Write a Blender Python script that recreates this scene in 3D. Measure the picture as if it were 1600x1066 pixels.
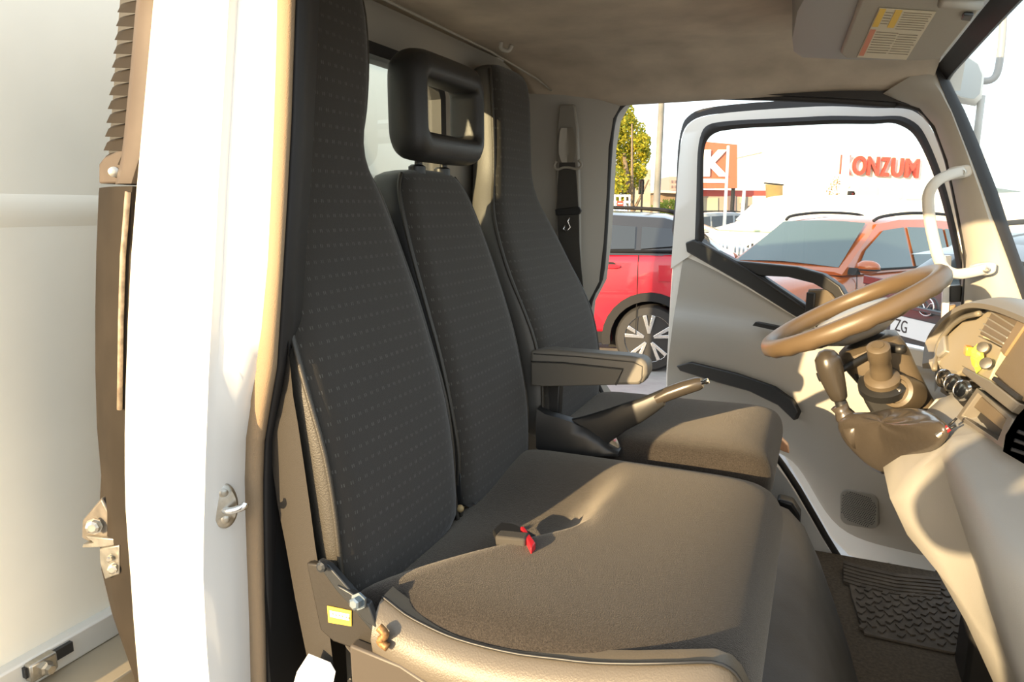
import bpy, bmesh, math, random
from mathutils import Vector as V, Matrix, noise
random.seed(7)
for o in list(bpy.data.objects): bpy.data.objects.remove(o)
SC = bpy.context.scene
COL = SC.collection
R = math.radians
# ------------------------------------------------------------------ camera
F_PX, HOR, VPX = 1100.0, 327.0, 1290.0
PITCH = math.atan((533 - HOR) / F_PX)
YAW = math.atan((VPX - 800) / F_PX * math.cos(PITCH))
CAM = V((0, -0.70, 1.62))
FW = V((-math.sin(YAW) * math.cos(PITCH), math.cos(YAW) * math.cos(PITCH), -math.sin(PITCH)))
RT = V((math.cos(YAW), math.sin(YAW), 0))
UP = RT.cross(FW)
cd = bpy.data.cameras.new('camera'); cam = bpy.data.objects.new('camera', cd); COL.objects.link(cam)
cam.matrix_world = Matrix(((RT.x, UP.x, -FW.x, CAM.x), (RT.y, UP.y, -FW.y, CAM.y), (RT.z, UP.z, -FW.z, CAM.z), (0, 0, 0, 1)))
cd.sensor_width = 36; cd.sensor_fit = 'HORIZONTAL'; cd.lens = 36 * F_PX / 1600; cd.clip_start = 0.02; cd.clip_end = 600
SC.camera = cam
# ------------------------------------------------------------------ world, sun, exposure
SUN_DIR = V((0.385, 1.0, -0.222)).normalized()          # direction the light travels
W = bpy.data.worlds.new('world'); SC.world = W; W.use_nodes = True
nt = W.node_tree; bg = nt.nodes['Background']
sky = nt.nodes.new('ShaderNodeTexSky'); sky.sky_type = 'NISHITA'; sky.sun_disc = False
sky.sun_elevation = math.asin(-SUN_DIR.z); sky.sun_rotation = math.atan2(-SUN_DIR.x, -SUN_DIR.y)
sky.air_density = 1.0; sky.dust_density = 2.5; sky.ozone_density = 0.6; sky.altitude = 100
mx = nt.nodes.new('ShaderNodeMix'); mx.data_type = 'RGBA'; mx.inputs[0].default_value = 0.62
mx.inputs[7].default_value = (4.3, 4.75, 5.2, 1)             # thin bright high cloud over the whole sky
nt.links.new(sky.outputs[0], mx.inputs[6]); nt.links.new(mx.outputs[2], bg.inputs[0]); bg.inputs[1].default_value = 0.48
sd = bpy.data.lights.new('sun', 'SUN'); sd.energy = 13.0; sd.color = (1.0, 0.74, 0.42); sd.angle = R(0.6)
so = bpy.data.objects.new('sun', sd); COL.objects.link(so); so.location = (-3, -12, 6)
so.rotation_euler = SUN_DIR.to_track_quat('-Z', 'Y').to_euler()
SC.view_settings.view_transform = 'Standard'; SC.view_settings.look = 'None'
SC.view_settings.exposure = 0.0; SC.view_settings.gamma = 1.0; SC.view_settings.use_curve_mapping = False
SC.cycles.max_bounces = 10; SC.cycles.diffuse_bounces = 5; SC.cycles.transparent_max_bounces = 16
SC.cycles.sample_clamp_indirect = 6.0; SC.cycles.use_denoising = True
SC.cycles.caustics_reflective = False; SC.cycles.caustics_refractive = False
# ------------------------------------------------------------------ survey helpers: measured sight line meets a plane at true depth
def ray(x, y): return FW + RT * ((x - 800) / F_PX) + UP * ((533 - y) / F_PX)
def pp(x, y, P, N):
    r = ray(x, y); return CAM + r * ((P - CAM).dot(N) / r.dot(N))
def pY(x, y, Y): return pp(x, y, V((0, Y, 0)), V((0, 1, 0)))
def pX(x, y, X): return pp(x, y, V((X, 0, 0)), V((1, 0, 0)))
def pZ(x, y, Z): return pp(x, y, V((0, 0, Z)), V((0, 0, 1)))
def pD(x, y, D):
    r = ray(x, y); return CAM + r * (D / r.dot(FW))
# ------------------------------------------------------------------ materials
MATS = {}
def mat(name, col=(.5, .5, .5), rough=.5, metal=0.0, var=0.0, scale=40.0, bump=0.0, bscale=300.0, coat=0.0, sheen=0.0, spec=.5, col2=None, emit=None):
    if name in MATS: return MATS[name]
    m = bpy.data.materials.new(name); m.use_nodes = True; n = m.node_tree.nodes; l = m.node_tree.links
    b = n['Principled BSDF']; b.inputs['Base Color'].default_value = (*col, 1); b.inputs['Roughness'].default_value = rough
    b.inputs['Metallic'].default_value = metal; b.inputs['Coat Weight'].default_value = coat; b.inputs['Coat Roughness'].default_value = .05
    b.inputs['Specular IOR Level'].default_value = spec
    if sheen: b.inputs['Sheen Weight'].default_value = sheen; b.inputs['Sheen Roughness'].default_value = .4; b.inputs['Sheen Tint'].default_value = (1, .9, .75, 1)
    tc = n.new('ShaderNodeTexCoord')
    if var or col2:
        nz = n.new('ShaderNodeTexNoise'); nz.inputs['Scale'].default_value = scale; nz.inputs['Detail'].default_value = 4
        l.new(tc.outputs['Object'], nz.inputs['Vector'])
        rp = n.new('ShaderNodeValToRGB'); rp.color_ramp.elements[0].position = .3; rp.color_ramp.elements[1].position = .7
        c2 = col2 or tuple(min(1, c * (1 + var)) for c in col); c1 = col if col2 else tuple(c * (1 - var) for c in col)
        rp.color_ramp.elements[0].color = (*c1, 1); rp.color_ramp.elements[1].color = (*c2, 1)
        l.new(nz.outputs['Fac'], rp.inputs[0]); l.new(rp.outputs[0], b.inputs['Base Color'])
    if bump:
        nb = n.new('ShaderNodeTexNoise'); nb.inputs['Scale'].default_value = bscale; nb.inputs['Detail'].default_value = 3
        l.new(tc.outputs['Object'], nb.inputs['Vector'])
        bp = n.new('ShaderNodeBump'); bp.inputs['Strength'].default_value = bump; bp.inputs['Distance'].default_value = .002
        l.new(nb.outputs['Fac'], bp.inputs['Height']); l.new(bp.outputs[0], b.inputs['Normal'])
    if emit:
        b.inputs['Emission Color'].default_value = (*emit[:3], 1); b.inputs['Emission Strength'].default_value = emit[3]
    MATS[name] = m; return m
def glass(name, tint=(1, 1, 1), haze=.04, refl=1.0, hazecol=(.9, .92, .9)):
    m = bpy.data.materials.new(name); m.use_nodes = True; n = m.node_tree.nodes; l = m.node_tree.links
    n.remove(n['Principled BSDF']); out = n['Material Output']
    tr = n.new('ShaderNodeBsdfTransparent'); tr.inputs[0].default_value = (*tint, 1)
    gl = n.new('ShaderNodeBsdfGlossy'); gl.inputs['Roughness'].default_value = .01
    df = n.new('ShaderNodeBsdfTranslucent'); df.inputs[0].default_value = (*hazecol, 1)
    fr = n.new('ShaderNodeFresnel'); fr.inputs[0].default_value = 1.45
    a = n.new('ShaderNodeMixShader'); b = n.new('ShaderNodeMixShader'); a.inputs[0].default_value = haze
    l.new(tr.outputs[0], a.inputs[1]); l.new(df.outputs[0], a.inputs[2])
    mu = n.new('ShaderNodeMath'); mu.operation = 'MULTIPLY'; mu.inputs[1].default_value = refl; l.new(fr.outputs[0], mu.inputs[0])
    ge = n.new('ShaderNodeNewGeometry'); iv = n.new('ShaderNodeMath'); iv.operation = 'SUBTRACT'; iv.inputs[0].default_value = 1.0; l.new(ge.outputs['Backfacing'], iv.inputs[1])
    m2 = n.new('ShaderNodeMath'); m2.operation = 'MULTIPLY'; l.new(mu.outputs[0], m2.inputs[0]); l.new(iv.outputs[0], m2.inputs[1]); l.new(m2.outputs[0], b.inputs[0]); l.new(a.outputs[0], b.inputs[1]); l.new(gl.outputs[0], b.inputs[2]); l.new(b.outputs[0], out.inputs[0])
    MATS[name] = m; return m
def fabric_mat(name, base, dot, axu, axv, du=.020, dv=.026):
    """woven cloth with rows of short pale double dashes"""
    m = bpy.data.materials.new(name); m.use_nodes = True; n = m.node_tree.nodes; l = m.node_tree.links
    b = n['Principled BSDF']; b.inputs['Roughness'].default_value = .95; b.inputs['Specular IOR Level'].default_value = .15
    b.inputs['Sheen Weight'].default_value = .25; b.inputs['Sheen Roughness'].default_value = .5
    tc = n.new('ShaderNodeTexCoord'); sp = n.new('ShaderNodeSeparateXYZ'); l.new(tc.outputs['Object'], sp.inputs[0])
    def M(op, a, bb=None):
        k = n.new('ShaderNodeMath'); k.operation = op
        for i, q in enumerate((a, bb)):
            if q is None: continue
            if isinstance(q, (int, float)): k.inputs[i].default_value = q
            else: l.new(q, k.inputs[i])
        return k.outputs[0]
    u = M('DIVIDE', sp.outputs[axu], du); v = M('DIVIDE', sp.outputs[axv], dv)
    row = M('FLOOR', v); odd = M('MULTIPLY', M('MODULO', row, 2.0), .5); fu = M('FRACT', M('ADD', M('ADD', u, 100), odd)); fv = M('FRACT', M('ADD', v, 100))
    d1 = M('LESS_THAN', M('ABSOLUTE', M('SUBTRACT', fu, .38)), .05); d2 = M('LESS_THAN', M('ABSOLUTE', M('SUBTRACT', fu, .62)), .05)
    dv_ = M('LESS_THAN', M('ABSOLUTE', M('SUBTRACT', fv, .5)), .11)
    msk = M('MULTIPLY', M('MAXIMUM', d1, d2), dv_)
    nz = n.new('ShaderNodeTexNoise'); nz.inputs['Scale'].default_value = 60; l.new(tc.outputs['Object'], nz.inputs['Vector'])
    msk = M('MULTIPLY', msk, M('MULTIPLY', nz.outputs['Fac'], 1.2))
    mix = n.new('ShaderNodeMix'); mix.data_type = 'RGBA'; l.new(msk, mix.inputs[0])
    mix.inputs[6].default_value = (*base, 1); mix.inputs[7].default_value = (*dot, 1); l.new(mix.outputs[2], b.inputs['Base Color'])
    nb = n.new('ShaderNodeTexNoise'); nb.inputs['Scale'].default_value = 900; l.new(tc.outputs['Object'], nb.inputs['Vector'])
    bp = n.new('ShaderNodeBump'); bp.inputs['Strength'].default_value = .4; bp.inputs['Distance'].default_value = .001
    l.new(nb.outputs['Fac'], bp.inputs['Height']); l.new(bp.outputs[0], b.inputs['Normal'])
    MATS[name] = m; return m
FAB = fabric_mat('seat_back_fabric', (.037, .033, .028), (.105, .10, .09), 1, 2, .0165, .0235)
CUSH = mat('cushion_fabric', (.036, .030, .025), .95, var=.4, scale=420, bump=.8, bscale=600, sheen=.35, spec=.2)
VIN = mat('black_vinyl', (.022, .021, .020), .42, bump=.25, bscale=500)
VINB = mat('seat_side_vinyl', (.042, .037, .029), .45, bump=.3, bscale=400)
BLK = mat('black_plastic', (.018, .018, .018), .42)
RUB = mat('black_rubber', (.014, .013, .013), .6)
MET = mat('black_steel', (.03, .033, .036), .38, metal=.3)
GREY = mat('interior_grey_plastic', (.36, .335, .29), .55, bump=.12, bscale=600)
GREYD = mat('door_panel_grey', (.37, .35, .31), .55, bump=.15, bscale=600)
DASH = mat('dash_grey_plastic', (.36, .345, .31), .5, bump=.12, bscale=600)
COLM = mat('column_brown_plastic', (.11, .085, .055), .42, bump=.1)
WHL = mat('wheel_brown_plastic', (.115, .08, .046), .4, bump=.12, bscale=500)
LINER = mat('headliner_felt', (.50, .425, .335), .95, var=.16, scale=9, bump=.3, bscale=500)
WHITE = mat('white_paint', (.80, .79, .75), .28, coat=.5)
WHITE2 = mat('white_satin_plastic', (.75, .74, .70), .5)
BOXP = mat('cream_box_panel', (.90, .84, .70), .42, var=.05, scale=3)
TAN = mat('tan_seal_cloth', (.28, .20, .12), .8, bump=.5, bscale=900)
BRN = mat('weathered_brown_plastic', (.024, .019, .014), .65, spec=.12, var=.25, scale=8)
CHR = mat('chrome', (.75, .75, .74), .14, metal=1)
STEEL = mat('worn_steel', (.45, .42, .36), .32, metal=.9, var=.2, scale=60)
BELT = mat('belt_webbing', (.032, .027, .021), .8, bump=.4, bscale=700)
BELTD = mat('dark_belt_webbing', (.05, .045, .038), .8, bump=.4, bscale=700)
RED = mat('red_plastic', (.55, .02, .03), .35)
YEL = mat('yellow_label', (.75, .48, .05), .6)
PAPER = mat('white_paper', (.8, .79, .76), .7)
CREAM = mat('cream_plastic', (.42, .36, .25), .5)
ORG = mat('amber_plastic', (.85, .38, .05), .3)
FLOORM = mat('floor_mat_rubber', (.09, .075, .058), .8, var=.3, scale=30)
CARPET = mat('brown_floor_carpet', (.085, .068, .048), .95, var=.3, scale=120, bump=.6)
TUNNEL = mat('engine_cover_vinyl', (.05, .055, .062), .5, var=.2, scale=12, bump=.15)
GLS = glass('door_glass', (.97, .98, .97), .014, 1.0, (.95, .95, .88))
WSG = glass('windscreen_glass', (.95, .99, .98), .12, 1.0, (.9, .8, .65))
RWG = glass('rear_glass', (.93, .97, .96), .05)
# ------------------------------------------------------------------ object helpers
def mesh_obj(name, verts, faces, m, parent=None, smooth=False, bevel=0, seg=2, sub=0, mi=None, auto=None):
    me = bpy.data.meshes.new(name); me.from_pydata([tuple(v) for v in verts], [], faces)
    o = bpy.data.objects.new(name, me); COL.objects.link(o)
    for k in (m if isinstance(m, (list, tuple)) else [m]): me.materials.append(k)
    if mi: me.polygons.foreach_set('material_index', mi)
    bm = bmesh.new(); bm.from_mesh(me); bmesh.ops.recalc_face_normals(bm, faces=bm.faces); bm.to_mesh(me); bm.free()
    if smooth or bevel or sub:
        me.polygons.foreach_set('use_smooth', [True] * len(me.polygons))
    if auto is not None: me.set_sharp_from_angle(angle=R(auto))
    if bevel:
        b = o.modifiers.new('bevel', 'BEVEL'); b.width = bevel; b.segments = seg; b.limit_method = 'ANGLE'; b.angle_limit = R(35); b.harden_normals = False
        me.set_sharp_from_angle(angle=R(70))
    if sub:
        s = o.modifiers.new('sub', 'SUBSURF'); s.levels = sub; s.render_levels = sub
    if parent: attach(o, parent)
    return o
def attach(o, parent):
    o.parent = parent; o.matrix_parent_inverse = world_of(parent).inverted(); return o
def world_of(o):
    m = o.matrix_basis.copy()
    if o.parent: m = world_of(o.parent) @ o.matrix_parent_inverse @ m
    return m
def tag(o, label, cat, group=None):
    o['label'] = label; o['category'] = cat
    if group: o['group'] = group
    return o
def thing(name, loc, label, cat, group=None):
    o = bpy.data.objects.new(name, None); COL.objects.link(o); o.location = loc; o.empty_display_size = .05
    return tag(o, label, cat, group)
def struct(o): o['kind'] = 'structure'; return o
class MB:
    """collects shapes into one mesh"""
    def __init__(s): s.v = []; s.f = []; s.m = []
    def add(s, v, f, mi=0):
        k = len(s.v); s.v += [V(q) for q in v]; s.f += [tuple(i + k for i in q) for q in f]; s.m += [mi] * len(f); return s
    def box(s, c, d, rot=None, mi=0):
        c = V(c); x, y, z = [q / 2 for q in d]; M = rot or Matrix.Identity(3)
        vs = [c + M @ V((a * x, b * y, e * z)) for a in (-1, 1) for b in (-1, 1) for e in (-1, 1)]
        return s.add(vs, [(0, 1, 3, 2), (4, 6, 7, 5), (0, 4, 5, 1), (2, 3, 7, 6), (0, 2, 6, 4), (1, 5, 7, 3)], mi)
    def prism(s, poly, vec, mi=0):
        n = len(poly); vec = V(vec); vs = [V(p) for p in poly] + [V(p) + vec for p in poly]
        return s.add(vs, [tuple(range(n)), tuple(range(2 * n - 1, n - 1, -1))] + [(i, (i + 1) % n, (i + 1) % n + n, i + n) for i in range(n)], mi)
    def loft(s, rings, closed=True, caps=True, loop=False, mi=0):
        n = len(rings[0]); vs = [p for r in rings for p in r]; fs = []
        K = len(rings)
        for k in range(K if loop else K - 1):
            a, b = k * n, ((k + 1) % K) * n
            for i in range(n if closed else n - 1):
                j = (i + 1) % n; fs.append((a + i, a + j, b + j, b + i))
        if caps and closed and not loop: fs += [tuple(range(n)), tuple(range((K - 1) * n + n - 1, (K - 1) * n - 1, -1))]
        return s.add(vs, fs, mi)
    def tube(s, pts, r, n=8, closed=False, flat=None, mi=0):
        pts = [V(p) for p in pts]; N = len(pts); rings = []; ref = None
        for i, p in enumerate(pts):
            if closed: t = (pts[(i + 1) % N] - pts[i - 1])
            else: t = pts[min(i + 1, N - 1)] - pts[max(i - 1, 0)]
            t.normalize()
            if ref is None:
                ref = V((0, 0, 1)) if abs(t.z) < .9 else V((1, 0, 0))
            u = ref - t * ref.dot(t); u.normalize(); w = t.cross(u); ref = u
            rr = r[i] if isinstance(r, (list, tuple)) else r
            rings.append([p + u * (rr * math.cos(2 * math.pi * k / n)) + w * (rr * math.sin(2 * math.pi * k / n)) for k in range(n)])
        return s.loft(rings, loop=closed, mi=mi)
    def cyl(s, a, b, r, r2=None, n=24, mi=0): return s.tube([a, b], [r, r if r2 is None else r2], n, mi=mi)
    def lathe(s, a, axis, prof, n=28, mi=0):
        a = V(a); t = V(axis).normalized(); ref = V((0, 0, 1)) if abs(t.z) < .9 else V((1, 0, 0)); u = (ref - t * ref.dot(t)).normalized(); w = t.cross(u)
        return s.loft([[a + t * h + u * (r * math.cos(2 * math.pi * k / n)) + w * (r * math.sin(2 * math.pi * k / n)) for k in range(n)] for r, h in prof], mi=mi)
    def ball(s, c, rad, n=14, k=9, rot=None, mi=0):
        c = V(c); rad = V(rad) if not isinstance(rad, (int, float)) else V((rad,) * 3); M = rot or Matrix.Identity(3)
        rings = []
        for j in range(1, k):
            th = math.pi * j / k
            rings.append([c + M @ V((rad.x * math.sin(th) * math.cos(2 * math.pi * i / n), rad.y * math.sin(th) * math.sin(2 * math.pi * i / n), rad.z * math.cos(th))) for i in range(n)])
        return s.loft(rings, mi=mi)
    def build(s, name, m, parent=None, **kw):
        mi = s.m if isinstance(m, (list, tuple)) else None
        return mesh_obj(name, s.v, s.f, m, parent, mi=mi, **kw)
def smooth_path(pts, k=4, closed=False):
    pts = [V(p) for p in pts]; N = len(pts); out = []
    for i in range(N if closed else N - 1):
        if closed: a, b, c, d = pts[i - 1], pts[i], pts[(i + 1) % N], pts[(i + 2) % N]
        else: a, b, c, d = pts[max(i - 1, 0)], pts[i], pts[i + 1], pts[min(i + 2, N - 1)]
        for j in range(k):
            t = j / k; out.append(.5 * ((2 * b) + (c - a) * t + (2 * a - 5 * b + 4 * c - d) * t * t + (3 * b - a - 3 * c + d) * t ** 3))
    if not closed: out.append(pts[-1])
    return out
def rrect(w, h, r, n=5):
    out = []
    for cx, cy, a0 in ((w - r, h - r, 0), (-w + r, h - r, 90), (-w + r, -h + r, 180), (w - r, -h + r, 270)):
        for k in range(n): a = R(a0 + 90 * k / (n - 1)); out.append((cx + r * math.cos(a), cy + r * math.sin(a)))
    return out
def frame_obj(name, outer, inner, vec, m, parent=None, **kw):
    """plate with a hole: two loops of equal length, extruded by vec"""
    vec = V(vec); o = [V(p) for p in outer]; i = [V(p) for p in inner]
    return MB().loft([o, i, [p + vec for p in i], [p + vec for p in o]], loop=True).build(name, m, parent, **kw)
def resample(pts, n, closed=True):
    pts = [V(p) for p in pts]; q = pts + [pts[0]] if closed else pts
    L = [0]
    for a, b in zip(q, q[1:]): L.append(L[-1] + (b - a).length)
    out = []; N = n if closed else n - 1
    for k in range(n):
        d = L[-1] * k / N
        for i in range(len(q) - 1):
            if d <= L[i + 1] + 1e-9: t = (d - L[i]) / max(1e-9, L[i + 1] - L[i]); out.append(q[i].lerp(q[i + 1], t)); break
    return out
def text_obj(name, s, m, origin, xdir, updir, height, parent=None, depth=.002, width=None, bold=0.0):
    cu = bpy.data.curves.new(name, 'FONT'); cu.body = s; cu.size = 1; cu.extrude = .01; cu.align_x = 'LEFT'; cu.offset = bold
    t = bpy.data.objects.new(name + '_tmp', cu); COL.objects.link(t); dg = bpy.context.evaluated_depsgraph_get(); dg.update()
    me = bpy.data.meshes.new_from_object(t.evaluated_get(dg)); bpy.data.objects.remove(t)
    xs = [v.co.x for v in me.vertices]; ys = [v.co.y for v in me.vertices]; x0, x1, y0, y1 = min(xs), max(xs), min(ys), max(ys)
    xd = V(xdir).normalized(); ud = V(updir).normalized(); nd = xd.cross(ud); sy = height / (y1 - y0); sx = sy if width is None else width / (x1 - x0)
    for v in me.vertices: v.co = V(origin) + xd * ((v.co.x - x0) * sx) + ud * ((v.co.y - y0) * sy) + nd * (v.co.z / .01 * depth)
    me.name = name; me.materials.clear(); me.materials.append(m); o = bpy.data.objects.new(name, me); COL.objects.link(o)
    if parent: attach(o, parent)
    return o
# ================================================================== SETTING: ground, cab shell
struct(mesh_obj('ground', [(-70, -12, 0), (70, -12, 0), (70, 120, 0), (-70, 120, 0)], [(0, 1, 2, 3)], mat('asphalt', (.34, .325, .30), .9, var=.12, scale=6, bump=.3, bscale=120)))
# floor of the cab
struct(MB().box((-.06, .76, .575), (1.36, 1.46, .05)).build('floor', CARPET))
# far side wall: B-pillar trim from rear corner to the driver's doorway
YI, YO = 1.42, 1.50
rowsB = [(118, 862, 1003), (130, 860, 990), (146, 857, 985), (160, 855, 972), (185, 852, 958), (230, 849, 951), (300, 846, 948), (380, 843, 943), (440, 840, 936), (475, 838, 918), (540, 835, 912), (605, 830, 932), (650, 828, 962), (700, 826, 990), (760, 824, 1010)]
rings = []
for y, xl, xr in rowsB:
    a = pY(xl, y, YI); b = pY(xr, y, YO); a.z = b.z
    a.x = -.87; m = a.lerp(b, .35); m.y -= .012; m2 = a.lerp(b, .75); m2.y -= .012
    rings.append([a, m, m2, b, b + V((0, .09, 0)), V((a.x, b.y + .09, a.z))])
struct(MB().loft(rings).build('wall_left', GREY, smooth=True, auto=40))
# headliner: arched sheet from rear wall to windscreen header with drooping edges
def liner_z(x, y):
    z = 2.035 - .03 * max(0, (abs(y - .74) - .45)) / .3
    e = max(0, y - 1.22) / .28; z -= .072 * e ** 1.8
    e2 = max(0, .28 - y) / .28; z -= .10 * e2 ** 1.8
    if x > -.1: z -= .02 * ((x + .1) / .4) ** 2
    if y > 1.3 and x > .0: z -= .02 * (x / .3) ** 2 * (y - 1.3) / .2
    return z
NX, NY = 40, 40; vs = []
for i in range(NX + 1):
    for j in range(NY + 1):
        y = 0.0 + 1.5 * j / NY; xf = .222 + .018 * (1 - ((y - .74) / .76) ** 2); x = -.87 + (xf + .87) * i / NX
        vs.append(V((x, y, liner_z(x, y))))
fs = [(i * (NY + 1) + j, (i + 1) * (NY + 1) + j, (i + 1) * (NY + 1) + j + 1, i * (NY + 1) + j + 1) for i in range(NX) for j in range(NY)]
c = mesh_obj('ceiling', vs, fs, LINER, smooth=True); struct(c)
sm = c.modifiers.new('thick', 'SOLIDIFY'); sm.thickness = .03; sm.offset = 1
# painted roof skin above
rr = []
for i in range(13):
    x = -.9 + 1.2 * i / 12
    rr.append([V((x, y, z - .03 * ((x + .3) / .6) ** 2)) for y, z in ((-.01, 1.955), (-.02, 2.02), (.12, 2.115), (.75, 2.15), (1.4, 2.115), (1.55, 2.02), (1.54, 1.955), (1.5, 2.04), (.75, 2.09), (.05, 2.04))])
struct(MB().loft(rr).build('trim_1', WHITE, smooth=True, auto=40))
# rear wall with window opening
def quad(x, y0, y1, z0, z1, r, n=40):
    cy, cz = (y0 + y1) / 2, (z0 + z1) / 2
    return resample([V((x, cy + a, cz + b)) for a, b in rrect((y1 - y0) / 2, (z1 - z0) / 2, r, 6)], n)
struct(frame_obj('wall_rear', quad(-.87, .10, 1.50, .62, 2.05, .01), quad(-.87, .17, .87, 1.60, 1.945, .06), (-.05, 0, 0), GREY))
struct(frame_obj('trim_2', quad(-.868, .16, .88, 1.59, 1.955, .065), quad(-.868, .185, .855, 1.615, 1.93, .05), (-.06, 0, 0), RUB))
struct(MB().box((-.895, .52, 1.7725), (.004, .70, .345)).build('window_2', RWG))
# headliner seam beading along rear edge
struct(MB().tube([(-.80, .05, 2.0), (-.805, .5, 2.016), (-.805, 1.0, 2.012), (-.80, 1.30, 1.995), (-.79, 1.40, 1.975)], .0028).build('trim_3', GREY, smooth=True))
# driver's doorway seal
seal_px = [(1400, 163), (1300, 156), (1200, 152), (1100, 150), (1010, 150), (985, 155), (966, 170), (957, 192), (952, 240), (948, 310), (944, 380), (938, 435), (922, 470), (914, 540), (935, 605), (965, 645), (1050, 672), (1130, 682), (1195, 697), (1235, 745), (1268, 800), (1300, 855), (1325, 885), (1380, 905), (1460, 918)]
sp = smooth_path([pY(x, y, YO + .01) for x, y in seal_px], 3)
front = smooth_path([pY(x, y, YO + .01) for x, y in [(1400, 161), (1438, 170), (1460, 197), (1476, 235), (1488, 280), (1499, 335), (1508, 385), (1511, 430), (1506, 480), (1500, 560), (1490, 700), (1475, 850), (1460, 918)]], 3)
struct(MB().tube(sp, .010).build('trim_4', RUB, smooth=True))
struct(MB().tube(front, .008).build('trim_5', RUB, smooth=True))
# header rail above driver's door, sill and lower body under the doorway
hd = [(990, 146), (1100, 146), (1200, 148), (1300, 152), (1400, 159), (1440, 166)]
rings = []
for x, y in hd:
    p = pY(x, y, 1.49); rings.append([p, p + V((0, .0, .05)), p + V((0, .07, .06)), p + V((0, .07, -.004))])
struct(MB().loft(rings).build('trim_6', RUB))
lo = [(914, 540), (935, 607), (965, 648), (1050, 676), (1130, 686), (1193, 702), (1230, 750), (1264, 806), (1296, 860), (1322, 890), (1380, 911), (1470, 925)]
rings = []
for x, y in lo:
    p = pY(x, y, YO + .015); rings.append([p, p + V((0, .05, 0)), V((p.x, p.y + .05, .45)), V((p.x, p.y, .45))])
struct(MB().loft(rings).build('wall_front_left', WHITE))
bpy.data.objects['wall_front_left'].name = 'trim_7'
# driver's A-pillar: inner garnish and outer skin
LA = [(1380, 146), (1405, 157), (1438, 168), (1462, 196), (1482, 250), (1500, 335), (1512, 400), (1509, 450), (1505, 520), (1500, 600)]
RA = [(1462, 98), (1466, 116), (1476, 140), (1490, 172), (1512, 228), (1540, 300), (1560, 356), (1578, 404), (1605, 480), (1640, 580)]
rings = []
for (x0, y0), (x1, y1) in zip(LA, RA):
    a = pY(x0, y0, 1.485); b = pY(x1, y1, 1.43); m = a.lerp(b, .4) + V((0, -.025, 0)); m1 = a.lerp(b, .15) + V((0, -.016, 0)); m2 = a.lerp(b, .8) + V((.0, -.018, 0))
    rings.append([a, m1, m, m2, b, b + V((.01, .09, 0)), a + V((0, .07, 0))])
struct(MB().loft(rings).build('trim_8', GREY, smooth=True, auto=45))
# windscreen: glass, black border
hdr = [(1.465, .245, 1.945), (1.42, .25, 1.965), (1.25, .262, 1.982), (1.0, .268, 1.99), (.74, .27, 1.99), (.48, .268, 1.99), (.23, .262, 1.982), (.08, .25, 1.965), (.02, .245, 1.945)]
ftr = [(1.465, .535, 1.22), (1.42, .56, 1.215), (1.27, .63, 1.20), (1.0, .73, 1.20), (.74, .745, 1.20), (.48, .73, 1.20), (.21, .68, 1.20), (.04, .60, 1.22), (-.02, .55, 1.25)]
T = smooth_path([V((x, y, z)) for y, x, z in hdr], 4); Bt = smooth_path([V((x, y, z)) for y, x, z in ftr], 4)
rows = []
for k in range(9):
    t = k / 8; rows.append([a.lerp(b, t) + V((.03 * math.sin(math.pi * t), 0, .01 * math.sin(math.pi * t))) for a, b in zip(T, Bt)])
struct(MB().loft(rows, closed=False, caps=False).build('window_1', WSG, smooth=True))
top = [r for r in rows[0]]
ring2 = [[p + V((-.022, 0, .006)), p + V((.006, 0, -.022)), p + V((.016, 0, -.016)), p + V((.0, 0, .03))] for p in top]
struct(MB().loft(ring2).build('trim_9', RUB, smooth=True, auto=40))
frit = [(pY(x - 3, y, 1.425), pY(x + w, y, 1.445)) for (x, y), w in zip(RA, (13, 14, 15, 17, 19, 19, 17, 16, 17, 18))]
struct(MB().loft([[p, p.lerp(q, .5) + V((0, -.006, 0)), q, q + V((.006, .03, 0)), p + V((0, .04, 0))] for p, q in frit]).build('trim_10', RUB, smooth=True, auto=40))
# near side: A-pillar, sill and roof rail (outside the frame, they shade the cab)
struct(MB().loft([[V((x, y, z)) for x, y in ((x0, 0), (x0 + .09, 0), (x0 + .11, .09), (x0 + .02, .07))] for x0, z in ((.20, 1.95), (.30, 1.65), (.40, 1.35), (.42, 1.1), (.42, .8), (.40, .5))]).build('trim_11', WHITE))
struct(MB().box((-.1, .03, .53), (1.1, .06, .10)).build('trim_12', WHITE))
struct(MB().box((-.26, .025, 1.955), (1.06, .05, .05)).build('trim_13', GREY))
struct(MB().box((.76, .74, .85), (.04, 1.5, .75)).build('wall_front', GREYD))
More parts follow.
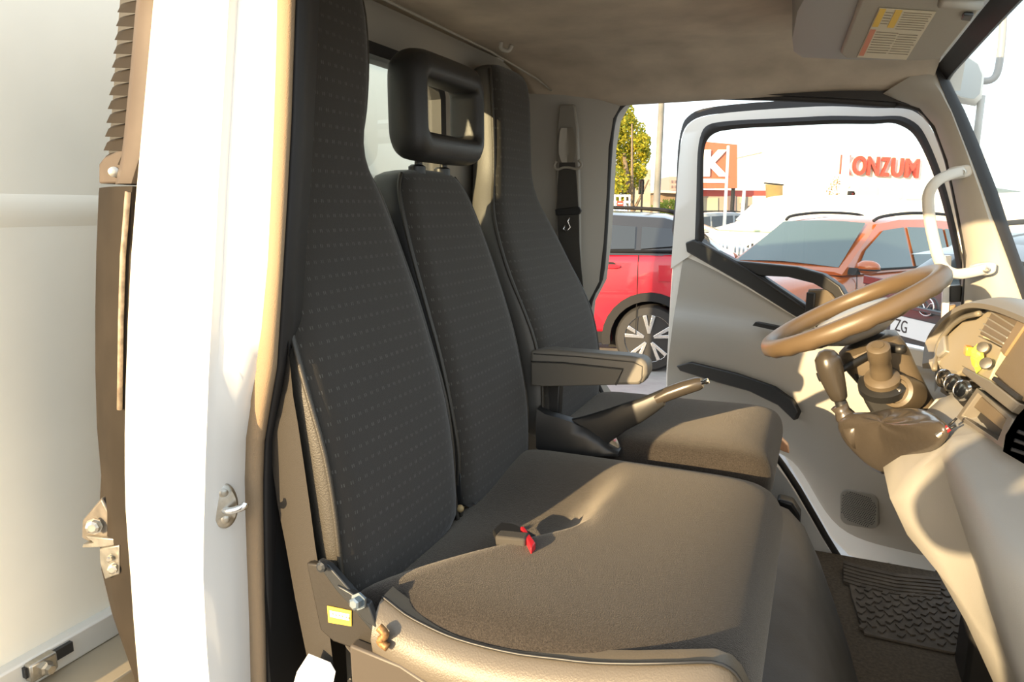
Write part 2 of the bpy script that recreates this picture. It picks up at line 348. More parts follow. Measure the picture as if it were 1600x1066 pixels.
# ------------------------------------------------------------------ near B-pillar (passenger side body)
rowsP = [(-90, 246, 318, 380, 450, 468), (0, 240, 310, 372, 443, 462), (100, 231, 305, 365, 440, 458), (200, 222, 300, 358, 436, 454), (300, 213, 291, 351, 431, 448), (400, 205, 283, 345, 425, 441), (500, 200, 278, 338, 414, 434), (560, 198, 275, 334, 405, 430), (620, 196, 272, 331, 394, 420), (680, 195, 270, 328, 386, 411), (740, 195, 269, 326, 384, 409), (790, 196, 268, 324, 385, 409), (850, 200, 270, 323, 387, 410), (900, 204, 273, 325, 389, 411), (960, 208, 278, 328, 391, 413), (1010, 212, 287, 332, 392, 414), (1066, 217, 297, 337, 393, 415), (1150, 226, 310, 345, 397, 418), (1250, 236, 322, 355, 402, 422)]
rings = []; sealp = []; flange = []
for y, a, b, c_, d, e in rowsP:
    A = pY(a, y, .035); A1 = pY(a + 14, y, .004); B0 = pY(b - 8, y, 0); B = pY(b + 2, y, .006); Cc = pY(c_ - 10, y, .006); C2 = pY(c_ + 4, y, .020); dy = .045 + .045 * min(1, max(0, (y - 480) / 220)); D = pY(d, y, dy)
    M1 = C2.lerp(D, .5) + V((.004, -.004, 0))
    Z = A.z
    pts = [A + V((-.004, .03, 0)), A, A1, B0, B, Cc, C2, M1, D, D + V((-.02, .06, 0)), V((-.90, .15, D.z)), A + V((-.01, .08, 0))]
    for p in pts: p.z = Z
    rings.append(pts); D2 = D.copy(); D2.z = Z
    E_ = pY(e, y, dy + .012); E_.z = Z; sealp.append((D2, E_))
struct(MB().loft(rings).build('wall_right', WHITE, smooth=True, auto=50))
struct(MB().loft([[D + V((-.004, -.004, 0)), D.lerp(E_, .35) + V((.010, -.008, 0)), D.lerp(E_, .7) + V((.011, -.006, 0)), E_ + V((.002, 0, 0)), E_ + V((-.03, .03, 0)), D + V((-.03, .02, 0))] for D, E_ in sealp]).build('trim_14', TAN, smooth=True))
struct(MB().loft([[E_ + V((.0, 0, 0)), E_ + V((.006, .006, 0)), E_ + V((-.01, .06, 0)), E_ + V((-.03, .05, 0))] for D, E_ in sealp]).build('trim_15', RUB, smooth=True))
# inner cover of the near pillar and dark rear corner panel
struct(MB().box((-.81, .20, 1.0), (.04, .20, .75)).build('trim_16', BLK))
# striker on the near jamb
st = thing('door_striker', pY(352, 790, .04), 'polished oval door striker plate with a bent loop on the white pillar', 'door latch')
ctr = pY(350, 790, .040); nrm = V((.80, -.60, 0)).normalized(); tng = V((.60, .80, 0)).normalized()
MB().loft([[ctr + tng * (.020 * math.cos(a) * s) + V((0, 0, .036 * math.sin(a) * s)) + nrm * h for a in [2 * math.pi * k / 28 for k in range(28)]] for s, h in ((1, -.006), (1, .002), (.86, .006), (.3, .008))]).build('base_plate', STEEL, st, smooth=True, auto=40)
loop = smooth_path([ctr + V((0, 0, -.006)) - tng * .004, ctr + nrm * .012 + V((0, 0, -.005)) + tng * .004, ctr + nrm * .016 + tng * .012 + V((0, 0, -.004)), ctr + nrm * .020 + tng * .024 + V((0, 0, 0)), ctr + nrm * .018 + tng * .028 + V((0, 0, .004))], 4)
MB().tube(loop, .0055, 10).build('latch_loop', CHR, st, smooth=True)
for dz in (-.020, .022):
    MB().lathe(ctr + V((0, 0, dz)) + nrm * .003, nrm, [(.007, 0), (.007, .004), (.004, .006), (.001, .006)], 12).build('screw', STEEL, st, smooth=True, auto=40)
# rubber bumper button at top of jamb
bp_ = pY(407, 26, .05); b = thing('bumper_stop', bp_, 'small tan rubber button high on the white door jamb', 'door bumper')
MB().lathe(bp_, nrm, [(.010, -.004), (.010, .003), (.007, .007), (.002, .008)], 20).build('button', mat('tan_rubber', (.36, .28, .2), .5), b, smooth=True, auto=50)
MB().lathe(bp_ + nrm * -.004, nrm, [(.0125, 0), (.0125, .002), (.009, .003)], 20).build('washer', STEEL, b, smooth=True, auto=50)
# ------------------------------------------------------------------ rear corner air vane (louvres) and lower rubber guard
av = thing('air_vent_panel', pY(200, 130, .04), 'brown louvred air vent panel running up behind the white cab pillar', 'vent')
fr = []
for y, xl, xr in [(-90, 222, 244), (0, 211, 243), (100, 203, 234), (200, 194, 224), (245, 189, 218), (287, 180, 205)]:
    a = pY(xl, y, .05); b = pY(xr, y, .038); a.z = b.z; fr.append([a, a.lerp(b, .5) + V((.006, -.012, 0)), b, b + V((-.02, .06, 0)), a + V((-.01, .05, 0))])
MB().loft(fr).build('frame', mat('vent_brown_plastic', (.085, .068, .056), .55, spec=.2, var=.2, scale=10), av, smooth=True, auto=50)
a = [pY(x, y, .06) for x, y in [(163, 245), (190, 232), (206, 245), (206, 287), (154, 287), (154, 256)]]
MB().prism(a, (-.01, .04, 0)).build('corner_block', mat('vent_brown_plastic'), av, bevel=.003)
p = pY(179, 269, .058); MB().lathe(p, (.6, -.8, 0), [(.008, -.002), (.008, .003), (.004, .005), (.0015, .005)], 16).build('screw', STEEL, av, smooth=True, auto=40)
for k in range(13):
    y = -8 + 21.6 * k; xr = 214 - 21.5 * (y / 240) ; xl = 187 - 24 * (y / 240)
    a = [pY(xl - 3, y + 6, .075), pY(xl + 3, y - 7, .085), pY(xr, y - 12, .06), pY(xr, y + 7, .055)]
    MB().prism(a, (-.004, .012, .006)).build('louvre', BRN, av, bevel=.001)
MB().prism([pY(x, y, .13) for x, y in [(192, -60), (225, -60), (206, 240), (170, 240)]], (-.01, .02, 0)).build('backing_plate', BLK, av)
rg = thing('corner_guard', pY(175, 600, .04), 'long weathered brown guard strip down the rear edge of the white pillar', 'guard strip')
rings = []
for y, xl, xr in [(291, 155, 204), (300, 154, 203), (400, 151, 201), (500, 150, 199), (600, 151, 197), (690, 154, 196), (770, 161, 195), (850, 158, 199), (930, 163, 206), (1000, 180, 212), (1066, 214, 220), (1110, 222, 230)]:
    a = pY(xl, y, .075); b = pY(xr + 3, y, .04); a.z = b.z; m = a.lerp(b, .45) + V((.006, -.014, 0))
    rings.append([a, m, m.lerp(b, .4) + V((.004, -.006, 0)), b, b + V((-.02, .05, 0)), a + V((-.01, .05, 0))])
MB().loft(rings).build('strip', BRN, rg, smooth=True, auto=35)
MB().tube([pY(x, y, .034) for x, y in [(200, 300), (192, 400), (189, 500), (187, 640)]], .004).build('edge_beading', mat('dusty_beading', (.26, .2, .14), .6, var=.4, scale=80), rg, smooth=True)
# ------------------------------------------------------------------ tilt-cab latch on the guard strip
la = thing('cab_latch', pY(160, 830, .06), 'worn steel bolted bracket at the foot of the brown guard strip', 'bracket')
MB().prism([pY(x, y, .045) for x, y in [(128, 814), (158, 778), (165, 792), (184, 826), (176, 845), (150, 842), (140, 848), (127, 842)]], (-.012, .03, 0)).build('bracket', mat('latch_grey', (.16, .14, .115), .45, metal=.4, var=.3, scale=40), la, bevel=.004)
MB().prism([pY(x, y, .038) for x, y in [(133, 838), (184, 843), (183, 852), (160, 856), (128, 857), (129, 851), (146, 849)]], (-.012, .04, 0)).build('lip', STEEL, la, bevel=.002)
MB().prism([pY(x, y, .036) for x, y in [(155, 858), (186, 852), (186, 898), (164, 906), (156, 880)]], (-.008, .02, 0)).build('lower_tab', STEEL, la, bevel=.002)
for x, y, r in ((148, 822, .011), (179, 887, .008), (174, 871, .005)):
    p = pY(x, y, .036); MB().lathe(p, (.5, -.85, .1), [(r * 1.3, 0), (r * 1.3, .003), (r, .003), (r, .010), (r * .6, .012)], 8).build('bolt', STEEL, la)
# ------------------------------------------------------------------ cargo box behind the cab
BX = -1.30
cb = thing('cargo_box', (BX - 1, .75, .8), 'cream cargo box wall with a raised rib behind the cab', 'truck box')
MB().box((BX - 1.0, .72, 1.75), (2.0, 1.8, 1.93)).build('box_body', BOXP, cb)
zt = pX(80, 302, BX).z; zb = pX(80, 352, BX).z
MB().loft([[V((BX - .001, y, zb - .006)), V((BX + .004, y, zb + .012)), V((BX + .006, y, (zb + zt) / 2)), V((BX + .004, y, zt - .012)), V((BX - .001, y, zt))] for y in (-.18, 1.62)]).build('wall_rib', BOXP, cb, smooth=True, auto=60)
MB().box((BX + .012, .72, .783), (.03, 1.8, .055)).build('lower_rail', mat('box_rail', (.62, .60, .54), .45), cb, bevel=.004)
MB().box((BX - .5, .72, .72), (1.3, 1.7, .07)).build('floor_bearer', mat('bearer', (.34, .28, .19), .5), cb, bevel=.004)
MB().box((BX + .01, .72, .635), (.06, 1.6, .09)).build('cross_beam', BLK, cb, bevel=.006)
q = pX(62, 1040, BX + .03); MB().box(q, (.03, .05, .035)).build('mount_bracket', STEEL, cb, bevel=.004)
MB().lathe(q + V((.015, 0, 0)), (1, 0, 0), [(.013, 0), (.013, .008), (.008, .01), (.008, .02)], 6).build('bolt', STEEL, cb)
MB().box(pX(75, 1030, BX + .03), (.012, .09, .02)).build('rail_slot', BLK, cb)
fr_ = thing('chassis_frame', (-1.0, .4, .5), 'black chassis rail under the gap between cab and box', 'chassis')
MB().box((-1.6, .50, .50), (2.2, .09, .16)).build('side_rail', BLK, fr_, bevel=.004)
MB().box((-1.6, 1.05, .50), (2.2, .09, .16)).build('side_rail', BLK, fr_, bevel=.004)
MB().tube(smooth_path([(-1.25, .1, .62), (-1.1, .18, .66), (-.95, .25, .64), (-.9, .35, .58)]), .014).build('hose', RUB, fr_, smooth=True)
# ================================================================== SEATS
def back_mesh(name, rows, th, mats, parent, nf=17, crown=.003):
    """rows: (z, yl, yr, xfront); front crowned, rounded shoulders, thickness th"""
    rings = []
    for i, (z, yl, yr, x, *t) in enumerate(rows):
        t = t[0] if t else th; hw = (yr - yl) / 2; yc = (yl + yr) / 2; ring = []
        for k in range(nf):
            u = -1 + 2 * k / (nf - 1); us = math.sin(u * math.pi / 2) if abs(u) > .98 else u
            ring.append(V((x - .012 * abs(u) ** 14 + crown * (1 - u * u), yc + hw * us, z)))
        ring += [V((x - .03, yr + .004, z)), V((x - t * .7, yr + .002, z)), V((x - t, yr - .02, z)), V((x - t - .005, yc, z)), V((x - t, yl + .02, z)), V((x - t * .7, yl - .002, z)), V((x - .03, yl - .004, z))]
        rings.append(ring)
    n = len(rings[0]); mb = MB().loft(rings)
    mi = []
    for f in mb.f:
        if len(f) > 4: mi.append(1); continue
        c0 = sum(k % n for k in f) / 4; mi.append(0 if max(k % n for k in f) < nf else 1)
    o = mesh_obj(name, mb.v, mb.f, mats, parent, smooth=True, sub=1, mi=mi, auto=80)
    s = [V((r[3] - .016, r[1] - .001, r[0])) for r in rows]; e = [V((r[3] - .016, r[2] + .001, r[0])) for r in rows]
    MB().tube(smooth_path(s[:-1], 3), .0045, 6).build('piping', VINB, o, smooth=True)
    MB().tube(smooth_path(e[:-1], 3), .0045, 6).build('piping', VINB, o, smooth=True)
    return o
bench = thing('passenger_bench', (-.35, .47, .62), 'dark patterned double passenger bench with one shared cushion nearest the camera', 'seat')
outer = [(1.00, .105, .462, -.610), (1.06, .103, .463, -.618), (1.16, .100, .464, -.622), (1.26, .100, .463, -.636), (1.36, .100, .461, -.664), (1.46, .104, .460, -.695), (1.54, .108, .455, -.722), (1.60, .115, .444, -.738), (1.65, .125, .422, -.745), (1.69, .145, .385, -.745), (1.73, .165, .362, -.740), (1.79, .163, .372, -.735), (1.87, .160, .384, -.735), (1.95, .160, .388, -.740), (1.995, .165, .383, -.748), (2.018, .185, .360, -.758, .06)]
back_mesh('outer_backrest', outer, .10, [FAB, VINB], bench)
mid = [(1.00, .482, .835, -.612), (1.06, .480, .835, -.618), (1.14, .480, .834, -.616), (1.24, .480, .832, -.632), (1.34, .481, .829, -.655), (1.44, .482, .824, -.685), (1.54, .485, .812, -.716), (1.61, .490, .795, -.736), (1.66, .500, .772, -.750), (1.69, .525, .745, -.760), (1.702, .56, .71, -.772, .06)]
back_mesh('middle_backrest', mid, .11, [FAB, VIN], bench)
# headrest with a rectangular opening
def hoop(x, w, h, r, cy=.640, cz=1.820): return [V((x, cy + a, cz + b)) for a, b in rrect(w, h, r, 6)]
prof = [(-.724, .108, .050, .014), (-.712, .113, .055, .018), (-.707, .124, .072, .028), (-.716, .140, .100, .042), (-.738, .146, .106, .048), (-.765, .147, .107, .048), (-.790, .138, .098, .045), (-.794, .126, .080, .035), (-.790, .114, .056, .02), (-.770, .108, .050, .014), (-.740, .107, .049, .014)]
hd_ = MB().loft([hoop(*q) for q in prof], loop=True).build('headrest', VIN, bench, smooth=True, sub=1)
for y in (.585, .690): MB().cyl((-.775, y, 1.68), (-.770, y, 1.74), .008, n=12).build('headrest_post', BLK, hd_, smooth=True, auto=50)
for y in (.585, .690): MB().lathe((-.776, y, 1.692), (0, 0, 1), [(.018, 0), (.018, .014), (.012, .018)], 16).build('post_collar', BLK, hd_, smooth=True, auto=50)
# shared cushion: superelliptic grid
def cushion(name, y0, y1, x0, x1, ztop, zbot, m, parent, front_drop=.01, crown=.012, rise=.0, rad=.05, dip=None):
    nx, ny = 26, 26; rings = []; xc, yc, hx, hy = (x0 + x1) / 2, (y0 + y1) / 2, (x1 - x0) / 2, (y1 - y0) / 2
    def outline(s, z):
        return resample([V((xc + (hx - s) * a, yc + (hy - s) * b, z)) for a, b in rrect(1, 1, .16, 7)], 72)
    def zz(p):
        u, v = (p.x - xc) / hx, (p.y - yc) / hy
        return crown * (1 - u ** 4) * (1 - v ** 4) + rise * max(0, u) ** 2 - (dip(p) if dip else 0) - front_drop * max(0, u - .5) ** 2 * 4
    lay = [(.02, zbot), (.004, zbot + .02), (0, zbot + .05), (0, ztop - rad), (.006, ztop - rad * .55), (.018, ztop - rad * .22), (.038, ztop - .003), (.08, ztop), (.11, ztop), (.14, ztop), (.17, ztop), (.20, ztop), (.23, ztop), (.26, ztop), (.285, ztop), (.305, ztop)]
    for s, z in lay:
        s_ = min(s, .965 * min(hx, hy)); ring = outline(s_, z)
        for p in ring: p.z += zz(p) * (1 if z > ztop - rad * .6 else 0)
        rings.append(ring)
    mb = MB().loft(rings)
    return mb.build(name, m, parent, smooth=True, sub=1)
def sst(t): t = min(1, max(0, t)); return t * t * (3 - 2 * t)
def valley(p):   # hollow shaped to shade the rear of the bench around the buckle slot
    yr = .185 + (p.x + .56) * 1.15
    return .045 * sst((p.y - yr) / .07) * sst((-.345 + .03 * (p.y - .4) - p.x) / .07) * sst((.80 - p.y) / .35)
cushion('seat_cushion', .085, .845, -.665, -.032, 1.055, .925, CUSH, bench, rad=.06, dip=valley)
# vinyl side band along the near side and front corner of the cushion
band = []
for x, y in [(596, 936), (609, 946), (632, 964), (659, 979), (686, 992), (714, 1003), (760, 1016), (812, 1027), (870, 1034), (922, 1040), (990, 1042), (1059, 1045), (1108, 1054), (1135, 1070), (1150, 1090), (1165, 1125)]:
    q = pY(x, y, .086); dy = max(0, q.x + .14) * .35; q.y += dy
    band.append([q + V((0, .03, .004)), q + V((0, .004, .002)), q + V((0, -.006, -.004)), q + V((0, -.022, -.022)), q + V((0, -.030, -.048)), q + V((0, -.026, -.072)), q + V((0, -.008, -.088)), q + V((0, .03, -.09))])
MB().loft(band).build('side_bolster', mat('bolster_vinyl', (.105, .088, .065), .42, bump=.25, bscale=400), bench, smooth=True, auto=75)
MB().tube(smooth_path([r[1] + V((0, -.002, .001)) for r in band], 2), .0026, 6).build('bolster_piping', BLK, bench, smooth=True)
MB().box((-.33, .47, .80), (.55, .70, .25)).build('seat_base', BLK, bench, bevel=.02)
# hinge hardware at the near rear corner
FRM = mat('seat_frame_brown', (.022, .018, .013), .45, bump=.1)
MB().prism([pY(x, y, .075) for x, y in [(478, 880), (512, 884), (545, 930), (600, 985), (618, 1012), (606, 1034), (520, 1003), (500, 985)]], (0, .012, 0)).build('hinge_cover', FRM, bench, bevel=.003)
MB().prism([pY(x, y, .066) for x, y in [(496, 876), (513, 884), (592, 974), (588, 990), (578, 984), (524, 922), (500, 888)]], (0, .012, 0)).build('hinge_arm', MET, bench, bevel=.002)
MB().prism([pY(x, y, .062) for x, y in [(525, 915), (545, 925), (575, 945), (590, 985), (570, 972)]], (0, .012, 0)).build('hinge_arm', MET, bench, bevel=.002)
p = pY(562, 939, .060); MB().lathe(p, (0, -1, .15), [(.013, 0), (.013, .004), (.009, .004), (.009, .014), (.006, .016)], 6).build('hinge_bolt', mat('bolt_blue_steel', (.25, .30, .33), .3, metal=.8), bench)
p = pY(505, 885, .060); MB().lathe(p, (0, -1, .15), [(.008, 0), (.008, .006), (.004, .008)], 8).build('hinge_bolt', MET, bench)
lab = MB().prism([pY(x, y, .073) for x, y in [(511, 947), (549, 955), (549, 979), (513, 973)]], (0, .001, 0)).build('warning_label', YEL, bench)
a0, a1, a2 = pY(515, 969, .0722), pY(546, 975, .0722), pY(515, 955, .0722)
MB().prism([pY(x, y, .0724) for x, y in [(515, 954), (546, 960), (546, 970), (516, 964)]], (0, -.0004, 0)).build('white_band', PAPER, lab)
mb = MB()
for x, y in [(519, 958), (524, 960), (529, 960.5), (534, 962), (540, 963.5), (544, 965)]: mb.prism([pY(x, y, .0718), pY(x + 2, y + .4, .0718), pY(x + 2.4, y + 3, .0718), pY(x + .6, y + 2.4, .0718)], (0, -.0003, 0))
mb.build('ink_marks', mat('label_ink', (.35, .26, .08), .6), lab)
MB().tube(smooth_path([pY(x, y, .052) for x, y in [(592, 980), (602, 992), (594, 1002), (606, 1012)]]), .006).build('spring', mat('rusty_spring', (.30, .16, .06), .5, metal=.5, var=.4, scale=200), bench, smooth=True)
MB().prism([pY(x, y, .055) for x, y in [(545, 1008), (625, 1040), (700, 1090), (1180, 1180), (1180, 1300), (560, 1240)]], (0, .02, 0)).build('side_skirt', mat('skirt_brown', (.06, .048, .036), .5), bench, bevel=.004)
# buckle recess in the cushion and buckle
bk = thing('seat_belt_buckle', pZ(805, 838, 1.06), 'black buckle with red release button lying on the bench cushion', 'buckle')
z0 = 1.056
MB().prism([pZ(x, y, z0 + .001) for x, y in [(770, 828), (783, 816), (802, 818), (820, 826), (838, 836), (828, 848), (800, 846), (776, 840)]], (0, 0, -.012)).build('pocket_liner', BLK, bk, bevel=.002)
A, B_ = pZ(795, 842, z0 + .012), pZ(826, 845, z0 + .015); d = (B_ - A).normalized(); 
rot = d.to_track_quat('X', 'Z').to_matrix()
MB().box(A.lerp(B_, .2), (.055, .028, .018), rot).build('buckle_body', BELTD, bk, bevel=.004)
MB().prism([pZ(x, y, z0 + .022) for x, y in [(813, 823), (819, 822), (837, 848), (830, 856)]], (0, 0, -.014)).build('release_button', RED, bk, bevel=.002)
b2 = thing('lap_belt_buckle', pZ(714, 782, 1.07), 'small dark lap belt end tucked in the gap between the two bench backrests', 'buckle')
MB().prism([pY(x, y, .475) for x, y in [(707, 742), (721, 738), (724, 800), (708, 806)]], (-.02, .012, 0)).build('buckle_body', BLK, b2, bevel=.004)
MB().ball(pY(719, 795, .468), .008, 10, 6).build('button', mat('tan_button', (.42, .3, .14), .5), b2, smooth=True)
MB().ball(pY(709, 780, .468), (.004, .004, .012), 10, 6).build('tongue', mat('tan_button'), b2, smooth=True)
# ------------------------------------------------------------------ driver seat
ds = thing('truck_seat', (-.35, 1.12, .62), 'dark patterned driver seat with tall integral headrest beside the far doorway', 'seat')
drv = [(1.02, .885, 1.345, -.588), (1.10, .880, 1.350, -.592), (1.20, .880, 1.352, -.594), (1.30, .882, 1.354, -.615), (1.38, .885, 1.350, -.648), (1.46, .892, 1.335, -.688), (1.54, .902, 1.305, -.720), (1.60, .918, 1.270, -.742), (1.65, .940, 1.225, -.755), (1.70, .962, 1.200, -.762), (1.76, .968, 1.196, -.764), (1.84, .968, 1.200, -.766), (1.92, .968, 1.203, -.770), (1.965, .972, 1.195, -.776), (1.985, .99, 1.17, -.790, .05)]
back_mesh('backrest', drv, .095, [FAB, mat('driver_side_vinyl', (.10, .095, .085), .5, bump=.2)], ds)
cushion('seat_cushion', .875, 1.365, -.62, -.062, 1.075, .955, CUSH, ds, rad=.05, rise=.012)
MB().box((-.34, 1.12, .78), (.46, .42, .32)).build('seat_base', BLK, ds, bevel=.02)
MB().prism([pY(x, y, 1.36) for x, y in [(1216, 770), (1240, 776), (1252, 795), (1250, 838), (1226, 846), (1214, 844)]], (0, -.05, 0)).build('side_cover', BLK, ds, bevel=.008, seg=3)
MB().prism([pY(x, y, 1.34) for x, y in [(1214, 846), (1236, 850), (1232, 866), (1214, 862)]], (0, -.05, 0)).build('slide_lever', BLK, ds, bevel=.004)
MB().prism([pY(x, y, 1.385) for x, y in [(1211, 679), (1220, 680), (1232, 692), (1234, 704), (1222, 700), (1212, 690)]], (0, -.03, 0)).build('reflector', mat('amber_reflector', (.85, .45, .25), .25), ds, bevel=.003)
# armrest
arm = MB().prism([pY(x, y, .865) for x, y in [(828, 548), (860, 547), (985, 557), (1004, 561), (1012, 570), (1012, 585), (1005, 598), (997, 602), (850, 604), (830, 600)]], (0, .055, 0)).build('armrest', mat('armrest_grey', (.15, .14, .12), .5, bump=.1), ds, bevel=.008, seg=3)
MB().prism([pY(x, y, .862) for x, y in [(830, 566), (880, 568), (973, 578), (961, 602), (850, 604), (830, 602)]], (0, .01, 0)).build('side_cap', mat('armrest_cap', (.105, .096, .08), .5), arm, bevel=.002)
MB().tube([pY(x, y, .8625) for x, y in [(830, 565), (880, 567), (974, 577), (962, 602)]], .0018, 6).build('cap_groove', BLK, arm)
MB().tube([pY(x, y, .866) for x, y in [(834, 553), (900, 557), (990, 566), (1004, 573), (1003, 590), (999, 600)]], .002, 6).build('edge_groove', BLK, arm)
MB().prism([pY(x, y, .90) for x, y in [(835, 598), (875, 600), (872, 655), (835, 660)]], (0, .03, 0)).build('arm_bracket', BLK, ds, bevel=.004)
# ------------------------------------------------------------------ parking brake
pb = thing('parking_brake', pY(850, 690, .86), 'black parking brake lever with shiny grip and push button beside the driver seat', 'brake lever')
lev = [((858, 657), .030, .030), ((900, 662), .030, .030), ((940, 655), .028, .030), ((968, 642), .024, .029), ((1000, 632), .018, .026), ((1030, 620), .0135, .020)]
path = [pY(x, y, .875) for (x, y), a, b in lev]
tp = [(880, 656, 678), (905, 652, 700), (930, 645, 712), (952, 638, 690), (975, 630, 673), (1000, 622, 660), (1022, 613, 645), (1036, 607, 634)]
rings = []
for x, yt, yb in tp:
    a, b = pY(x, yt, .872), pY(x + 3, yb, .872); h = (a - b); w = .012; ring = []
    for k in range(12):
        t = 2 * math.pi * k / 12; ring.append((a + b) / 2 + h * .5 * math.copysign(abs(math.cos(t)) ** .6, math.cos(t)) + V((0, w * math.copysign(abs(math.sin(t)) ** .6, math.sin(t)), 0)))
    rings.append(ring)
MB().loft(rings).build('lever', BLK, pb, smooth=True, auto=50)
g = [pY(x, y, .872) for x, y in [(1026, 624), (1045, 615), (1070, 606), (1090, 600), (1097, 598)]]
MB().tube(g, [.0145, .0165, .0165, .0155, .012], 16).build('grip', mat('grip_gloss_black', (.05, .042, .034), .25), pb, smooth=True, auto=50)
MB().tube([pY(1096, 598.5, .872), pY(1101, 597, .872), pY(1102, 596.8, .872), pY(1107, 595, .872)], [.0045, .0045, .006, .006], 12).build('release_button', CHR, pb, smooth=True, auto=50)
base = [(838, 640, 700), (850, 648, 708), (868, 653, 712), (890, 660, 713), (915, 672, 713), (935, 686, 713), (950, 700, 713), (966, 708, 713)]
rings = []
for x, yt, yb in base:
    a, b = pY(x, yt, .850), pY(x, yb, .848); w = .024; rings.append([b + V((0, -.002, 0)), a.lerp(b, .35) + V((0, -.004, 0)), a + V((0, .004, 0)), a + V((0, w, .004)), a + V((0, w * 2, -.004)), b + V((0, w * 2, 0))])
MB().loft(rings).build('base_cover', BLK, pb, smooth=True, auto=60)
MB().prism([pY(x, y, .87) for x, y in [(936, 680), (960, 682), (968, 700), (958, 706)]], (0, .01, 0)).build('pivot_bracket', STEEL, pb, bevel=.002)
MB().ball(pY(961, 688, .872), .004, 8, 5).build('warning_switch', mat('pink_plug', (.6, .25, .3), .5), pb, smooth=True)
# ------------------------------------------------------------------ seat belts
nb = thing('passenger_seat_belt', (-.75, .1, .7), 'brown seat belt strap hanging in front of the near seat edge', 'seat belt')
L = [(441, 470), (432, 560), (418, 620), (412, 660), (424, 720), (434, 790), (446, 850), (462, 940), (474, 1000), (488, 1066), (500, 1150)]
Rr = [(447, 470), (452, 560), (458, 620), (465, 660), (474, 720), (484, 790), (492, 850), (506, 940), (516, 1000), (524, 1066), (534, 1150)]
rings = []
for (a, y), (b, y2) in zip(L, Rr):
    p, q = pY(a, y, .118), pY(b, y2, .085); rings.append([p, q, q + V((-.003, .003, 0)), p + V((-.003, .003, 0))])
MB().loft(rings).build('strap', BELT, nb, smooth=True, auto=60)
tg = [pY(x, y, .070) for x, y in [(482, 1022), (516, 1036), (524, 1050), (512, 1110), (450, 1100), (464, 1050)]]
MB().prism(tg, (.0, .001, 0)).build('care_tag', PAPER, nb)
MB().box(pY(421, 800, .16), (.02, .02, .035)).build('red_marker', RED, nb, bevel=.003)
db = thing('driver_seat_belt', (-.74, 1.40, 1.6), 'dark seat belt hanging from its loop on the far grey pillar', 'seat belt')
def strap(name, cen, m, Y, parent, th=.004):
    rings = []
    for x, y, w in cen:
        p, q = pY(x - w, y, Y), pY(x + w, y, Y); rings.append([p, q, q + V((0, th, 0)), p + V((0, th, 0))])
    return MB().loft(rings).build(name, m, parent)
YB = 1.395
strap('strap', [(886, 254, 12), (886, 290, 15), (887, 330, 17), (889, 380, 16), (893, 420, 15), (897, 450, 14), (900, 480, 14), (903, 520, 13)], BELTD, YB, db)
strap('upper_strap', [(886, 178, 9), (886, 200, 9), (886, 225, 9)], mat('belt_grey', (.16, .145, .12), .7), YB + .006, db)
MB().prism([pY(x, y, YB + .004) for x, y in [(874, 163), (897, 163), (902, 200), (905, 300), (906, 440), (868, 440), (868, 300), (870, 200)]], (0, .02, 0)).build('slider_rail', mat('rail_grey', (.26, .24, .205), .5), db, bevel=.004)
MB().loft([[pY(886 + math.cos(t) * w, y + math.sin(t) * 0, YB - .014 + .012 * (1 - abs(math.cos(t)))) for t in [math.pi * k / 8 for k in range(9)]] + [pY(886 - w, y, YB + .004), pY(886 + w, y, YB + .004)] for y, w in ((200, 9), (205, 11), (225, 13), (240, 13), (250, 10), (254, 8))]).build('pillar_loop_cover', mat('loop_cover_grey', (.33, .30, .25), .5), db, smooth=True, auto=50)
MB().tube(smooth_path([pY(x, y, YB - .006) for x, y in [(870, 252), (866, 258), (870, 265), (880, 262), (890, 262), (902, 264), (909, 258), (904, 250)]], 3), .004, 8).build('guide_ring', mat('loop_cover_grey'), db, smooth=True)
MB().prism([pY(x, y, YB - .008) for x, y in [(867, 327), (904, 323), (908, 329), (905, 335), (868, 337)]], (0, .012, 0)).build('belt_stop', BLK, db, bevel=.002)
MB().tube([pY(x, y, YB - .009) for x, y in [(890, 340), (887, 346), (891, 355), (886, 362), (880, 358), (883, 352)]], .0025, 6).build('tongue', CHR, db, smooth=True)
# ================================================================== DRIVER'S DOOR (part open, beyond the cab)
DH = V((.38, 1.555, 0)); TH = R(28); DD = V((-math.cos(TH), math.sin(TH), 0)); DN = V((-math.sin(TH), -math.cos(TH), 0))
def pd(x, y, off=0.0): return pp(x, y, DH + DN * off, DN)
door = bpy.data.objects.new('door_1', None); COL.objects.link(door); door.location = DH; door.empty_display_size = .05; struct(door)
prs = [((1048, 420), (1085, 395)), ((1052, 370), (1086, 365)), ((1056, 320), (1088, 310)), ((1060, 260), (1090, 240)), ((1066, 215), (1096, 208)), ((1080, 191), (1107, 195)), ((1110, 180), (1130, 190)), ((1160, 174), (1170, 187)), ((1230, 169), (1235, 184)), ((1300, 166), (1300, 181)), ((1370, 169), (1365, 182)), ((1402, 169), (1393, 181)), ((1426, 173), (1413, 183)), ((1448, 190), (1435, 196)), ((1465, 221), (1450, 220)), ((1479, 260), (1466, 258)), ((1492, 305), (1480, 300)), ((1508, 380), (1496, 365)), ((1530, 470), (1515, 445))]
def soften(prs):
    a = smooth_path([(*p, 0) for p, q in prs], 3); b = smooth_path([(*q, 0) for p, q in prs], 3); return [((p.x, p.y), (q.x, q.y)) for p, q in zip(a, b)]
prs = soften(prs)
MB().loft([[pd(*a, -.01), pd(*a, -.002), pd(*b, .0), pd(*b, -.03), pd(*a, -.05)] for a, b in prs]).build('window_frame', WHITE, door, smooth=True, auto=50)
